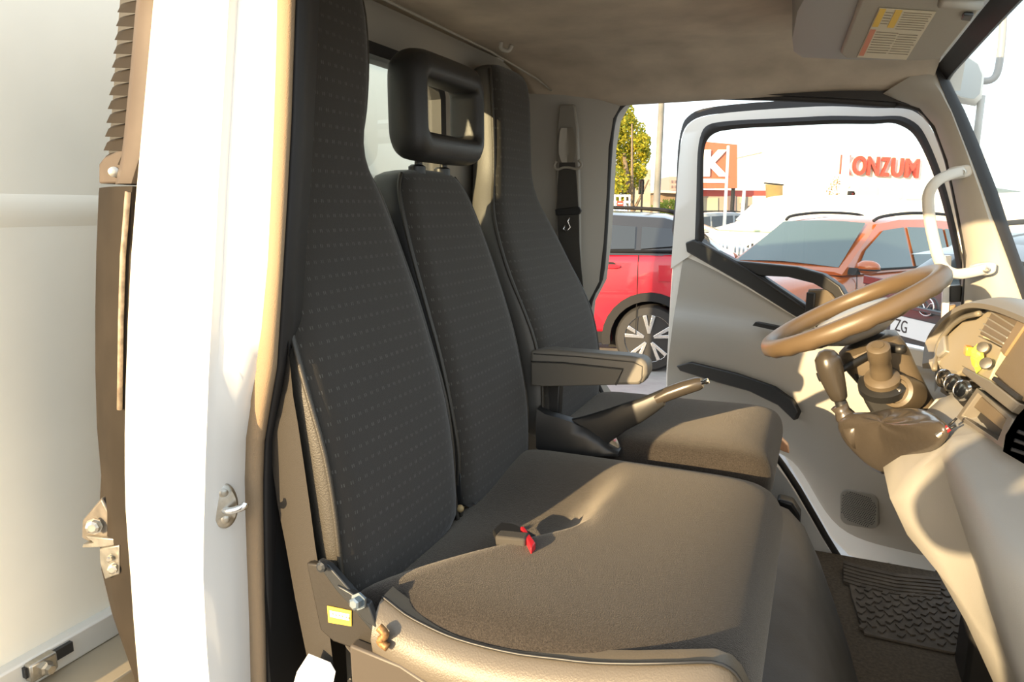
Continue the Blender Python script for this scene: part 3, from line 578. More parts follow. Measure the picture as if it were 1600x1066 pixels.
prb = [((1085, 395), (1101, 372)), ((1086, 365), (1100, 350)), ((1088, 310), (1099, 300)), ((1090, 240), (1100, 240)), ((1096, 208), (1106, 218)), ((1107, 195), (1120, 207)), ((1130, 190), (1140, 203)), ((1170, 187), (1170, 200)), ((1235, 184), (1235, 197)), ((1300, 181), (1300, 194)), ((1365, 182), (1365, 194)), ((1393, 181), (1388, 192)), ((1413, 183), (1404, 195)), ((1435, 196), (1422, 205)), ((1450, 220), (1436, 223)), ((1466, 258), (1452, 257)), ((1480, 300), (1467, 300)), ((1496, 365), (1484, 365)), ((1515, 445), (1500, 445))]
prb = soften(prb)
MB().loft([[pd(*a, .001), pd((a[0] + b[0]) / 2, (a[1] + b[1]) / 2, .006), pd(*b, -.004), pd(*b, -.022), pd(*a, -.022)] for a, b in prb]).build('glass_channel', RUB, door, smooth=True, auto=50)
pro = [((1052, 370), (1050, 360)), ((1058, 300), (1056, 300)), ((1062, 240), (1059, 236)), ((1067, 208), (1065, 200)), ((1080, 190), (1074, 183)), ((1106, 180), (1098, 170)), ((1160, 175), (1158, 162)), ((1230, 170), (1230, 157)), ((1300, 167), (1300, 154)), ((1370, 170), (1375, 158)), ((1405, 171), (1412, 162)), ((1428, 175), (1438, 168)), ((1450, 192), (1460, 188)), ((1470, 225), (1480, 225))]
pro = soften(pro)
MB().loft([[pd(*a, -.012), pd(*b, -.018), pd(*b, -.06), pd(*a, -.06)] for a, b in pro]).build('weather_seal', RUB, door, smooth=True, auto=50)
gl = [(1098, 380), (1097, 240), (1104, 214), (1122, 203), (1170, 197), (1300, 191), (1368, 190), (1406, 193), (1425, 204), (1440, 224), (1456, 258), (1471, 300), (1506, 440), (1500, 480), (1330, 480), (1290, 432), (1185, 415), (1150, 408)]
MB().prism([pd(x, y, -.014) for x, y in gl], DN * -.004).build('window_glass', GLS, door)
MB().prism([pd(x, y, -.014) for x, y in [(1180, 425), (1235, 430), (1275, 440), (1305, 462), (1275, 495), (1255, 480)]], DN * -.004).build('quarter_glass', GLS, door)
MB().prism([pd(x, y, .012) for x, y in [(1070, 379), (1083, 374), (1112, 389), (1165, 418), (1192, 433), (1266, 482), (1300, 505), (1290, 520), (1240, 494), (1165, 447), (1072, 394)]], DN * -.03).build('belt_moulding', BLK, door, bevel=.006, seg=3)
MB().tube([pd(x, y, .016) for x, y in [(1092, 378), (1165, 420), (1262, 486)]], .004, 8).build('moulding_lip', RUB, door, smooth=True)
MB().prism([pd(x, y, .014) for x, y in [(1118, 391), (1150, 408), (1185, 411), (1245, 417), (1285, 428), (1312, 447), (1330, 478), (1315, 482), (1300, 460), (1270, 443), (1230, 433), (1185, 431), (1160, 420)]], DN * -.03).build('window_rail', BLK, door, bevel=.006, seg=3)
MB().prism([pd(x, y, .014) for x, y in [(1262, 452), (1292, 452), (1314, 478), (1310, 520), (1256, 496)]], DN * -.02).build('corner_cover', COLM, door, bevel=.005)
MB().box(pd(1266, 474, .018), (.03, .006, .07), Matrix.Rotation(-TH, 3, 'Z')).build('corner_post', BLK, door, bevel=.003)
rows = [
 (0.000, [(1068, 392), (1110, 414), (1165, 447), (1240, 494), (1300, 525), (1400, 560), (1500, 590)]),
 (.004, [(1062, 440), (1110, 450), (1170, 470), (1240, 505), (1300, 532), (1400, 570), (1500, 600)]),
 (0.000, [(1055, 482), (1110, 489), (1170, 499), (1240, 516), (1300, 540), (1400, 580), (1500, 610)]),
 (0.046, [(1053, 492), (1110, 499), (1170, 510), (1240, 527), (1300, 552), (1400, 590), (1500, 620)]),
 (0.060, [(1050, 515), (1110, 524), (1170, 538), (1240, 556), (1300, 575), (1400, 620), (1500, 650)]),
 (0.054, [(1046, 548), (1110, 556), (1170, 570), (1236, 592), (1295, 620), (1400, 670), (1500, 690)]),
 (0.026, [(1044, 566), (1110, 574), (1170, 592), (1228, 618), (1290, 655), (1400, 700), (1500, 720)]),
 (0.020, [(1043, 584), (1110, 602), (1170, 626), (1222, 656), (1288, 700), (1395, 730), (1495, 750)]),
 (0.034, [(1043, 605), (1110, 625), (1170, 652), (1236, 696), (1298, 745), (1390, 765), (1490, 780)]),
 (0.020, [(1043, 625), (1105, 655), (1165, 680), (1238, 712), (1302, 775), (1390, 800), (1488, 810)]),
 (0.006, [(1042, 640), (1100, 680), (1160, 700), (1236, 722), (1308, 834), (1430, 876), (1480, 885)])]
rings = []
for off, pts in rows:
    rings.append(smooth_path([pd(x, y, off) for x, y in pts], 4))
back = [p - DN * .05 for p in rings[-1]]; 
mb = MB().loft([[p - DN * .04 for p in rings[0]]] + rings + [back], closed=False, caps=False)
mb.build('door_panel', GREYD, door, smooth=True, sub=1)
MB().prism([pd(x, y, -.006) for x, y in [(1046, 470), (1050, 410), (1053, 374), (1070, 380), (1165, 440), (1300, 515), (1500, 560), (1500, 905), (1450, 903), (1380, 888), (1325, 868), (1298, 841), (1262, 778), (1225, 714), (1195, 697), (1100, 694), (1040, 660), (1040, 590)]], DN * -.05).build('door_shell', WHITE, door, bevel=.006)
MB().prism([pd(x, y, .048) for x, y in [(1056, 572), (1078, 566), (1150, 584), (1208, 604), (1238, 626), (1247, 645), (1240, 658), (1215, 634), (1170, 612), (1120, 598), (1062, 580)]], DN * -.03).build('pocket_slot', BLK, door, bevel=.004)
MB().prism([pd(x, y, .066) for x, y in [(1180, 503), (1230, 513), (1226, 520), (1175, 509)]], DN * -.02).build('switch_slot', BLK, door, bevel=.002)
MB().prism([pY(x, y, 1.53) for x, y in [(1475, 400), (1487, 400), (1482, 512), (1471, 516)]], (.0, .02, 0)).build('hinge_edge', WHITE, door, bevel=.002)
MB().prism([pY(x, y, 1.525) for x, y in [(1484, 447), (1503, 446), (1503, 472), (1484, 473)]], (0, .03, 0)).build('check_strap', BLK, door, bevel=.003)
MB().prism([pY(x, y, 1.525) for x, y in [(1484, 478), (1494, 476), (1494, 505), (1484, 508)]], (0, .03, 0)).build('hinge', mat('hinge_brown', (.25, .17, .09), .45), door, bevel=.003)
# speaker grille with rows of small holes
spg = MB().prism([pd(1342 + a * 30, 796 + b * 28 + a * 5, .030) for a, b in rrect(1, 1, .45, 6)], DN * -.02).build('speaker_grille', mat('grille_grey', (.22, .205, .175), .55), door, bevel=.003)
mb = MB(); gc = pd(1342, 796, .0305); 
for i in range(-8, 9):
    for j in range(-8, 9):
        if abs(i) ** 4 + abs(j) ** 4 > 8.3 ** 4: continue
        q = gc + DD * (-.0062 * i + (.0031 if j % 2 else 0)) + V((0, 0, .0058 * j)); mb.add([q + DD * (.0021 * math.cos(a)) + V((0, 0, .0021 * math.sin(a))) for a in [2 * math.pi * k / 6 for k in range(6)]], [(0, 1, 2, 3, 4, 5)])
o = mb.build('grille_holes', BLK, spg); o['kind'] = 'stuff'
for x, y in ((1389, 884), (1413, 892)):
    MB().lathe(pd(x, y, -.005), DN, [(.009, 0), (.009, .003), (.005, .006), (.002, .006)], 12).build('sill_bolt', STEEL, door, smooth=True, auto=40)
# ================================================================== STEERING WHEEL AND COLUMN
TAU = R(28.6); SA = V((-math.sin(TAU), 0, math.cos(TAU))); SU = V((math.cos(TAU), 0, math.sin(TAU))); SV = V((0, 1, 0)); WC = V((.072, 1.10, 1.386))
sw = thing('steering_wheel', WC, 'tan brown steering wheel tilted nearly flat in front of the driver seat', 'steering wheel')
def wp(a, r, h=0): return WC + SU * (r * math.cos(a)) + SV * (r * math.sin(a)) + SA * h
rim = []
for k in range(64):
    a = 2 * math.pi * k / 64; ring = []
    for j in range(12):
        t = 2 * math.pi * j / 12; rr = .0205 if (math.sin(t) > -.5) else .0205 + .0018 * math.sin(k * math.pi / 1.5)
        ring.append(wp(a, .196 + rr * math.cos(t), rr * 1.05 * math.sin(t)))
    rim.append(ring)
MB().loft(rim, loop=True).build('rim', WHL, sw, smooth=True)
MB().loft([[wp(2 * math.pi * k / 32, r * (1 + .15 * math.cos(4 * math.pi * k / 32)), h) for k in range(32)] for r, h in ((.045, -.065), (.072, -.05), (.078, -.015), (.070, -.002), (.03, .004))]).build('hub_pad', mat('hub_grey_plastic', (.30, .30, .29), .4), sw, smooth=True, auto=60)
for a in (R(20), R(-20), R(160), R(200)):
    q = [wp(a, .055, -.045), wp(a, .10, -.04), wp(a, .15, -.022), wp(a, .19, -.003)]
    MB().loft([[p + SV.cross(SA) * 0 + (SU * -math.sin(a) + SV * math.cos(a)) * (w * math.cos(t)) + SA * (.007 * math.sin(t)) for t in [2 * math.pi * k / 10 for k in range(10)]] for p, w in zip(q, (.022, .018, .015, .016))]).build('spoke', WHL, sw, smooth=True, auto=60)
sc_ = thing('steering_column', WC - SA * .3, 'brown steering column housing below the wheel with stalk and ignition key', 'steering column')
def colring(h, w, d, off=0): return [WC - SA * h + SU * (d * b + off) + SV * (w * a) for a, b in rrect(1, 1, .45, 5)]
MB().loft([colring(.075, .050, .050), colring(.085, .072, .066), colring(.12, .074, .068, .004), colring(.16, .066, .062, .008), colring(.24, .060, .058, .012), colring(.34, .056, .056, .02), colring(.42, .052, .052, .025)]).build('column_shroud', COLM, sc_, smooth=True, auto=45)
MB().lathe(WC - SA * .078, SA, [(.05, -.02), (.05, 0), (.03, .01), (.02, .03)], 24).build('wheel_boss', BLK, sc_, smooth=True, auto=40)
MB().tube([WC - SA * .095 + SV * -.07 + SU * .0, WC - SA * .10 + SV * -.09 + SU * -.07, WC - SA * .095 + SV * -.10 + SU * -.12], [.009, .008, .011], 10).build('stalk', BLK, sc_, smooth=True)
MB().tube([WC - SA * .095 + SV * -.07 + SU * .03, WC - SA * .10 + SV * -.12 + SU * .06], [.009, .010], 10).build('stalk', BLK, sc_, smooth=True)
# lower control stalk with ring-ended knob facing the passenger seat
k0 = pY(1378, 590, 1.00); k1 = pY(1372, 540, .955); ax = (k1 - k0).normalized()
MB().lathe(k0, ax, [(.036, -.015), (.036, .0), (.028, .006), (.022, .008), (.022, .03), (.020, .05), (.023, .055), (.023, (k1 - k0).length - .004), (.018, (k1 - k0).length), (.011, (k1 - k0).length), (.011, (k1 - k0).length + .002)], 28).build('exhaust_brake_knob', COLM, sc_, smooth=True, auto=45)
MB().lathe(k0 - ax * .012, ax, [(.05, -.02), (.05, -.003), (.042, 0), (.036, .001)], 28).build('knob_collar', BLK, sc_, smooth=True, auto=45)
MB().prism([pY(x, y, 1.03) for x, y in [(1330, 578), (1352, 560), (1400, 566), (1440, 640), (1425, 690), (1385, 690), (1350, 630)]], (.01, .05, 0)).build('lower_cover', BLK, sc_, bevel=.01, seg=3)
i0 = pY(1404, 612, 1.00); iax = V((-.55, -.78, .28)).normalized()
MB().lathe(i0, iax, [(.036, -.05), (.038, 0), (.036, .010), (.028, .013), (.026, .008), (.006, .008)], 30).build('ignition_barrel', COLM, sc_, smooth=True, auto=40)
key = thing('ignition_key', i0 + iax * .01, 'small key with a split ring turned in the ignition barrel', 'key')
MB().box(i0 + iax * .018, (.030, .008, .012), iax.to_track_quat('Y', 'Z').to_matrix()).build('key_bow', STEEL, key, bevel=.003)
c0 = i0 + iax * .022 + V((-.008, 0, -.016)); MB().tube([c0 + V((.012 * math.cos(t), 0, .012 * math.sin(t))) for t in [2 * math.pi * k / 20 for k in range(20)]], .0018, 6, closed=True).build('split_ring', CHR, key, smooth=True)
# ================================================================== DASHBOARD
dash = thing('dashboard', (.45, .7, 1.0), 'grey moulded dashboard with bulging centre console below the windscreen', 'dashboard')
TOPL = [(.285, 1.262), (.303, 1.34), (.322, 1.392), (.355, 1.418), (.48, 1.40), (.68, 1.22)]
pas = [(.66, .60), (.42, .70), (.372, .83), (.322, .905), (.270, 1.04), (.221, 1.168), (.204, 1.222), (.216, 1.252)] + TOPL
con = [(.66, .60), (.36, .74), (.290, .880), (.232, .975), (.182, 1.03), (.148, 1.096), (.170, 1.15), (.240, 1.240)] + TOPL
drvp = [(.66, .60), (.50, .75), (.44, .90), (.40, 1.0), (.36, 1.10), (.325, 1.19), (.30, 1.225), (.288, 1.245)] + TOPL
def low(p, dz, k=8): return [(x, z - (dz if i >= k else dz * .3)) for i, (x, z) in enumerate(p)]
def shift(p, dx): return [(x + dx * (1 if i < 8 else .4), z) for i, (x, z) in enumerate(p)]
sts = [(.07, low(shift(pas, .10), .06)), (.10, low(shift(pas, .04), .02)), (.20, pas), (.40, pas), (.575, pas), (.60, pas), (.64, [tuple(V((a[0], a[1])).lerp(V((b[0], b[1])), .55)) for a, b in zip(pas, con)]), (.70, con), (.86, con), (.915, con), (.94, [tuple(V((a[0], a[1])).lerp(V((b[0], b[1])), .5)) for a, b in zip(con, drvp)]), (.96, drvp), (1.15, drvp), (1.28, low(drvp, .02)), (1.36, low(shift(drvp, .01), .05)), (1.41, low(shift(drvp, .04), .12))]
d_o = MB().loft([[V((x, y, z)) for x, z in p] for y, p in sts]).build('dash_body', DASH, dash, smooth=True, auto=70)
PN = V((-.958, -.0, .287)); P0 = V((.280, .9, 1.262))
def pf(x, y, off=0.0): return pp(x, y, P0 + PN * off, PN)
TAND = mat('dash_tan_panel', (.19, .145, .09), .42, bump=.1)
# instrument binnacle
hood = [(1452, 566), (1457, 530), (1474, 502), (1496, 482), (1524, 470), (1560, 472), (1600, 484), (1640, 500)]
hp = smooth_path([pf(x, y, .03) for x, y in hood], 4)
MB().loft([[p + V((.0, 0, 0)), p + V((-.014, 0, -.006)), p + V((-.012, 0, -.016)), p + V((.02, 0, -.016)), p + V((.05, 0, .0)), p + V((.03, 0, .008))] for p in hp]).build('instrument_hood', mat('hood_grey', (.24, .22, .19), .45, bump=.1), dash, smooth=True, auto=60)
cl = [(1466, 572), (1470, 545), (1484, 520), (1504, 502), (1526, 498), (1545, 484), (1560, 486), (1535, 530), (1505, 580), (1485, 590)]
MB().prism([pf(x, y, .010) for x, y in cl], PN * -.02).build('instrument_face', CREAM, dash, bevel=.004)
MB().tube(smooth_path([pf(x, y, .018) for x, y in [(1460, 578), (1466, 540), (1482, 515), (1504, 497), (1530, 490)]], 4), .006, 8).build('hood_trim_ring', CHR if False else mat('hood_edge', (.20, .18, .14), .35), dash, smooth=True)
MB().prism([pf(x, y, .02) for x, y in [(1453, 520), (1474, 520), (1476, 548), (1464, 558), (1453, 548)]], PN * -.03).build('hood_side_cheek', DASH, dash, bevel=.004)
MB().prism([pf(x, y, .016) for x, y in [(1556, 476), (1594, 500), (1568, 542), (1530, 522)]], PN * -.02).build('vent_panel', TAND, dash, bevel=.003)
for k in range(4):
    a = V((1549 - 6.0 * k, 488 + 9 * k, 0)); b = V((1586 - 6 * k, 511 + 8.5 * k, 0))
    MB().tube([pf(a.x, a.y, .0175), pf(b.x, b.y, .0175)], .0016, 6).build('vent_slat', DASH, dash)
MB().prism([pf(x, y, .022) for x, y in [(1590, 500), (1602, 506), (1568, 556), (1562, 548)]], PN * -.02).build('bezel_edge', mat('bezel_gold', (.28, .20, .11), .3), dash, bevel=.002)
MB().prism([pf(x, y, .014) for x, y in [(1528, 524), (1566, 545), (1545, 594), (1502, 572)]], PN * -.012).build('item_tray', CREAM, dash, bevel=.002)
MB().prism([pf(x, y, .018) for x, y in [(1604, 506), (1660, 540), (1610, 640), (1552, 585)]], PN * -.02).build('glovebox_lid', TAND, dash, bevel=.004)
MB().prism([pf(x, y, .024) for x, y in [(1553, 588), (1592, 618), (1588, 624), (1549, 593)]], PN * -.012).build('lid_gap', BLK, dash)
MB().prism([pf(x, y, .022) for x, y in [(1506, 574), (1548, 595), (1592, 630), (1580, 644), (1502, 582)]], PN * -.02).build('bezel_rail', mat('bezel_grey', (.20, .18, .15), .35), dash, bevel=.002)
# open storage pocket with frame
po = [(1526, 606), (1582, 654), (1566, 700), (1494, 652)]; pi_ = [(1528, 614), (1572, 654), (1558, 688), (1502, 650)]
frame_obj('pocket_frame', [pf(x, y, .026) for x, y in po], [pf(x, y, .026) for x, y in pi_], PN * -.03, mat('bezel_grey'), dash, bevel=.002)
MB().prism([pf(x, y, .004) for x, y in pi_], PN * -.006).build('pocket_back', BLK, dash)
MB().prism([pf(x, y, .018) for x, y in [(1530, 616), (1572, 654), (1565, 672), (1518, 634)]], PN * -.006).build('pocket_lid', TAND, dash, bevel=.002)
# heater control rings
for x, y, r in ((1478, 592, .020), (1492, 601, .021), (1507, 611, .020)):
    q = pf(x, y, .024); axk = V((-.75, -.62, .2)).normalized()
    MB().lathe(q, axk, [(r, -.02), (r, .006), (r * .82, .010), (r * .70, .004), (r * .62, .012), (.003, .014)], 28).build('heater_knob', CHR, dash, smooth=True, auto=40)
MB().prism([pf(x, y, .012) for x, y in [(1468, 612), (1478, 580), (1528, 608), (1510, 640)]], PN * -.02).build('heater_panel', BLK, dash, bevel=.003)
MB().prism([pY(x, y, .97) for x, y in [(1447, 640), (1462, 622), (1476, 632), (1470, 650), (1456, 660)]], (.03, .04, .0)).build('column_side_panel', DASH, dash, bevel=.004)
# vent on the passenger side
MB().prism([pY(x, y, .34) for x, y in [(1566, 706), (1570, 680), (1588, 650), (1612, 625), (1660, 640), (1640, 730), (1600, 726)]], (.03, 0, 0)).build('side_vent', BLK, dash, bevel=.005)
for k in range(3):
    MB().tube([pY(1580 + 5 * k, 702 - 14 * k, .338), pY(1640, 722 - 14 * k, .338)], .0025, 6).build('vent_slat', RUB, dash)
# slot panel in the lower console
MB().prism([pY(x, y, .72) for x, y in [(1470, 826), (1498, 836), (1520, 870), (1532, 905), (1528, 918), (1508, 924), (1494, 902)]], (-.006, -.004, 0)).build('lower_slot', BLK, dash, bevel=.003)
MB().lathe(pY(1468, 808, .78), (-.6, -.8, 0), [(.009, 0), (.009, .003), (.005, .005), (.002, .005)], 14).build('trim_screw', STEEL, dash, smooth=True, auto=40)
MB().box((.40, 1.0, .75), (.10, .12, .32)).build('pedal_box', BLK, dash, bevel=.01)
# loose things in the dash tray
def small(name, label, cat, p, build):
    t = thing(name, p, label, cat); build(t); return t
q = pf(1532, 562, .020)
small('crumpled_wrapper', 'yellow green crumpled wrapper in the small dash tray', 'wrapper', q, lambda t: MB().loft([[q + V((-.012 * h, r * .030 * math.cos(a) * (1 + .25 * math.sin(3 * a + h * 9)), r * .024 * math.sin(a) * (1 + .3 * math.cos(5 * a + h * 5)) + .006 * h)) for a in [2 * math.pi * k / 14 for k in range(14)]] for r, h in ((.8, 0), (1, .4), (.75, .9), (.3, 1.3))]).build('wrapper_foil', mat('lime_foil', (.62, .72, .10), .35), t))
q2 = pf(1513, 548, .026); small('amber_packet', 'small amber packet propped by the instrument face', 'packet', q2, lambda t: MB().box(q2, (.012, .026, .018)).build('packet', ORG, t, bevel=.002))
for (x, y), lb in (((1536, 543), 'upper shiny coin-like disc lying in the dash tray'), ((1541, 568), 'lower shiny coin-like disc lying in the dash tray')):
    qq = pf(x, y, .030); small('metal_disc', lb, 'coin', qq, lambda t: MB().lathe(qq, (-.5, -.75, .4), [(.009, -.003), (.011, 0), (.010, .003), (.004, .004)], 20).build('disc', STEEL, t, smooth=True, auto=40))
# lighter plug
q0, q1 = pY(1464, 682, .66), pY(1494, 660, .66)
lp = thing('lighter_plug', q0, 'small steel and red plug sticking out below the heater knobs', 'plug')
MB().tube([q0, q0.lerp(q1, .3)], .005, 10).build('plug_tip', STEEL, lp, smooth=True, auto=50)
MB().tube([q0.lerp(q1, .3), q0.lerp(q1, .62)], .006, 10).build('plug_body', RED, lp, smooth=True, auto=50)
for s in (-.003, .004): MB().tube([q0.lerp(q1, .62) + V((0, 0, s)), q1 + V((0, 0, s * 1.8))], .0022, 8).build('plug_prong', BLK, lp, smooth=True)
# ------------------------------------------------------------------ gear lever on the console
gv = thing('gear_lever', (.13, .9, 1.15), 'black gear lever with ribbed leather boot on the centre console', 'gear lever')
kn = [(1291, 546, .004), (1291, 549, .016), (1293, 560, .0265), (1296, 574, .0275), (1301, 592, .025), (1307, 610, .021), (1311, 622, .0175), (1312, 626, .013)]
LV = mat('knob_gloss_black', (.045, .038, .03), .28)
MB().tube([pY(x, y, .95) for x, y, r in kn], [r for *_, r in kn], 24).build('knob', LV, gv, smooth=True)
MB().tube([pY(x, y, .95) for x, y in [(1311, 622), (1318, 640), (1324, 650)]], [.012, .013, .018], 16).build('lever_rod', BLK, gv, smooth=True)
LEA = mat('boot_leather', (.06, .05, .04), .3, coat=.4, bump=.5, bscale=60)
br = [(1311, 634, .95, .019), (1316, 642, .95, .016), (1320, 650, .95, .021), (1326, 658, .945, .019), (1333, 668, .94, .028), (1350, 678, .92, .038)]
MB().tube([pY(x, y, Y) for x, y, Y, r in br], [r for *_, r in br], 20).build('boot_neck', LEA, gv, smooth=True)
bo = [(1306, 664, .95), (1326, 700, .935), (1374, 737, .89), (1408, 716, .80), (1440, 706, .72), (1466, 690, .66), (1482, 668, .65), (1474, 655, .70), (1448, 642, .80), (1412, 640, .88), (1372, 646, .95), (1330, 648, .97)]
b0 = smooth_path([pY(*q) for q in bo], 3, closed=True); cc = sum(b0, V()) / len(b0); tp_ = pY(1345, 672, .92)
up = V((-.30, -.25, .5)).normalized()
def bl(t, h): 
    out = []
    for i, p in enumerate(b0):
        c_ = cc.lerp(tp_, .25 * t); out.append(p.lerp(c_, t) + up * (h * (1 + .18 * math.sin(i * 1.1 + t * 7))))
    return out
MB().loft([[p - up * .03 for p in b0], b0, bl(.10, .012), bl(.3, .022), bl(.5, .026), bl(.75, .028), bl(.95, .028)]).build('boot', LEA, gv, smooth=True, sub=1)
# ------------------------------------------------------------------ grab handle on the A-pillar
gh = thing('grab_handle', pY(1470, 350, 1.38), 'pale curved grab handle screwed to the windscreen pillar', 'grab handle')
hpx = [(1503, 268, 1.425), (1485, 273, 1.40), (1467, 281, 1.38), (1455, 294, 1.37), (1450, 312, 1.37), (1453, 345, 1.37), (1459, 375, 1.37), (1466, 402, 1.37), (1475, 419, 1.375), (1492, 428, 1.38), (1515, 426, 1.39), (1540, 420, 1.40)]
hpth = smooth_path([pY(*q) for q in hpx], 4)
rings = []
for i, p in enumerate(hpth):
    t = (hpth[min(i + 1, len(hpth) - 1)] - hpth[max(i - 1, 0)]).normalized(); n_ = V((0, 1, 0)); s = t.cross(n_).normalized(); n2 = s.cross(t)
    rings.append([p + s * (.0135 * math.copysign(abs(math.cos(a)) ** .7, math.cos(a))) + n2 * (.009 * math.copysign(abs(math.sin(a)) ** .7, math.sin(a))) for a in [2 * math.pi * k / 14 for k in range(14)]])
HND = mat('handle_grey', (.50, .475, .42), .4)
MB().loft(rings).build('handle_bar', HND, gh, smooth=True, auto=60)
for x, y, Y in ((1500, 269, 1.424), (1537, 421, 1.398)):
    p = pY(x, y, Y)
    MB().prism([p + V((a * .030 * .9, 0, b * .016 + a * .004)) for a, b in rrect(1, 1, .6, 5)], (.0, .035, 0)).build('mounting_foot', HND, gh, bevel=.004)
    MB().lathe(p + V((.004, -.008, 0)), (0, -1, 0), [(.008, -.004), (.008, .002), (.005, .003), (.004, .0), (.001, .0)], 16).build('screw', STEEL, gh, smooth=True, auto=40)
# ------------------------------------------------------------------ overhead shelf, sun visor, label
sh = thing('overhead_shelf', pZ(1280, 60, 1.95), 'grey moulded overhead shelf at the top above the doorway beside the visor', 'shelf')
def zpoly(px, Z): return [pZ(x, y, Z) for x, y in px]
b_ = zpoly([(1246, 18), (1238, 60), (1240, 80), (1254, 90), (1330, 93), (1400, 94), (1452, 92), (1520, 20), (1560, -60), (1400, -110), (1300, -80)], 1.945)
ctrp = sum(b_, V()) / len(b_)
MB().loft([[p.lerp(ctrp, -.06) + V((0, 0, .10)) for p in b_], [p.lerp(ctrp, -.02) + V((0, 0, .04)) for p in b_], b_, [p.lerp(ctrp, .08) + V((0, 0, -.004)) for p in b_]]).build('shelf_moulding', mat('shelf_grey', (.32, .315, .29), .5, bump=.1), sh, smooth=True, auto=50)
sv = thing('sun_visor', pZ(1400, 50, 1.93), 'grey padded sun visor with a printed warning sheet under the roof', 'sun visor')
vz = zpoly([(1356, -30), (1318, 70), (1313, 84), (1320, 91), (1430, 95), (1466, 93), (1474, 88), (1528, 22), (1560, -30)], 1.932)
MB().prism(vz, (0, 0, .012)).build('visor_pad', mat('visor_grey', (.33, .30, .24), .6, bump=.2), sv, bevel=.005, seg=3)
MB().tube([pZ(1470, 4, 1.926), pZ(1500, 5, 1.926), pZ(1530, 8, 1.926)], .008, 10).build('pivot_arm', GREY, sv, smooth=True)
MB().prism(zpoly([(1506, 18), (1522, 19), (1518, 28), (1502, 26)], 1.931), (0, 0, -.006)).build('clip', BLK, sv, bevel=.002)
SH = [(1374, 12), (1463, 18), (1416, 93), (1339, 89)]
ws = MB().prism(zpoly(SH, 1.9312), (0, 0, -.0008)).build('warning_sheet', mat('sheet_paper', (.62, .55, .40), .6), sv)
def sp_(u, v, Z=1.9300):   # point on the sheet: u along top edge, v down
    a, b, c_, d = [V((*q, 0)) for q in SH]; t = a.lerp(b, u); e = d.lerp(c_, u); q = t.lerp(e, v); return pZ(q.x, q.y, Z)
def strip(u0, u1, v0, v1, m, nm): MB().prism([sp_(u0, v0), sp_(u1, v0), sp_(u1, v1), sp_(u0, v1)], (0, 0, -.0005)).build(nm, m, ws)
strip(.02, .13, .02, .38, mat('sheet_yellow', (.75, .48, .06), .6), 'yellow_band'); strip(.30, .42, .02, .38, mat('sheet_yellow'), 'yellow_band')
strip(.02, .12, .44, .97, mat('sheet_red', (.62, .22, .12), .6), 'red_band')
INK = mat('print_ink', (.33, .28, .2), .7)
for u0, u1, v0, v1, n_ in ((.46, .97, .06, .44, 8), (.15, .56, .48, .94, 9), (.58, .97, .50, .94, 9), (.145, .28, .08, .36, 5)):
    mb = MB()
    for k in range(n_):
        v = v0 + (v1 - v0) * k / n_; e = u1 - random.uniform(0, .10) * (u1 - u0); mb.prism([sp_(u0, v), sp_(e, v), sp_(e, v + .012), sp_(u0, v + .012)], (0, 0, -.0004))
    mb.build('printed_text', INK, ws)
# dark scuff hook on the headliner
h0 = pZ(783, 66, 2.005); hk = thing('coat_hook', h0, 'small grey coat hook on the headliner above the seats', 'hook')
MB().tube(smooth_path([h0, h0 + V((0, 0, -.014)), h0 + V((.014, .01, -.018)), h0 + V((.02, .016, -.006))]), .005, 8).build('hook', GREY, hk, smooth=True)
# ------------------------------------------------------------------ outside mirror at the front corner
om = thing('outside_mirror', pY(1510, 120, 1.66), 'white front corner mirror on a curved tube arm outside the windscreen', 'mirror')
ho = [(1474, 90), (1484, 84), (1512, 86), (1530, 98), (1538, 118), (1534, 152), (1524, 162), (1500, 158), (1480, 146), (1472, 120)]
r0 = [pY(x, y, 1.64) for x, y in ho]; c0 = sum(r0, V()) / len(r0)
MB().loft([[p.lerp(c0, .12) + V((0, -.012, 0)) for p in r0], r0, [p + V((.01, .06, 0)) for p in r0], [p.lerp(c0, .4) + V((.01, .10, 0)) for p in r0]]).build('mirror_housing', WHITE2, om, smooth=True, auto=55)
MB().prism([p.lerp(c0, .15) + V((-.0, -.0135, 0)) for p in r0], (0, .003, 0)).build('mirror_back', mat('mirror_back_grey', (.42, .46, .47), .5), om)
MB().tube(smooth_path([pY(x, y, 1.68) for x, y in [(1562, -60), (1566, -10), (1567, 40), (1562, 95), (1556, 118), (1545, 126), (1530, 126)]], 4), .0095, 12).build('arm', mat('arm_grey', (.25, .26, .27), .4), om, smooth=True)
MB().tube([pY(1534, 150, 1.67), pY(1528, 200, 1.66), pY(1522, 245, 1.65)], .0095, 10).build('lower_stay', mat('stay_grey', (.42, .42, .40), .45), om, smooth=True)
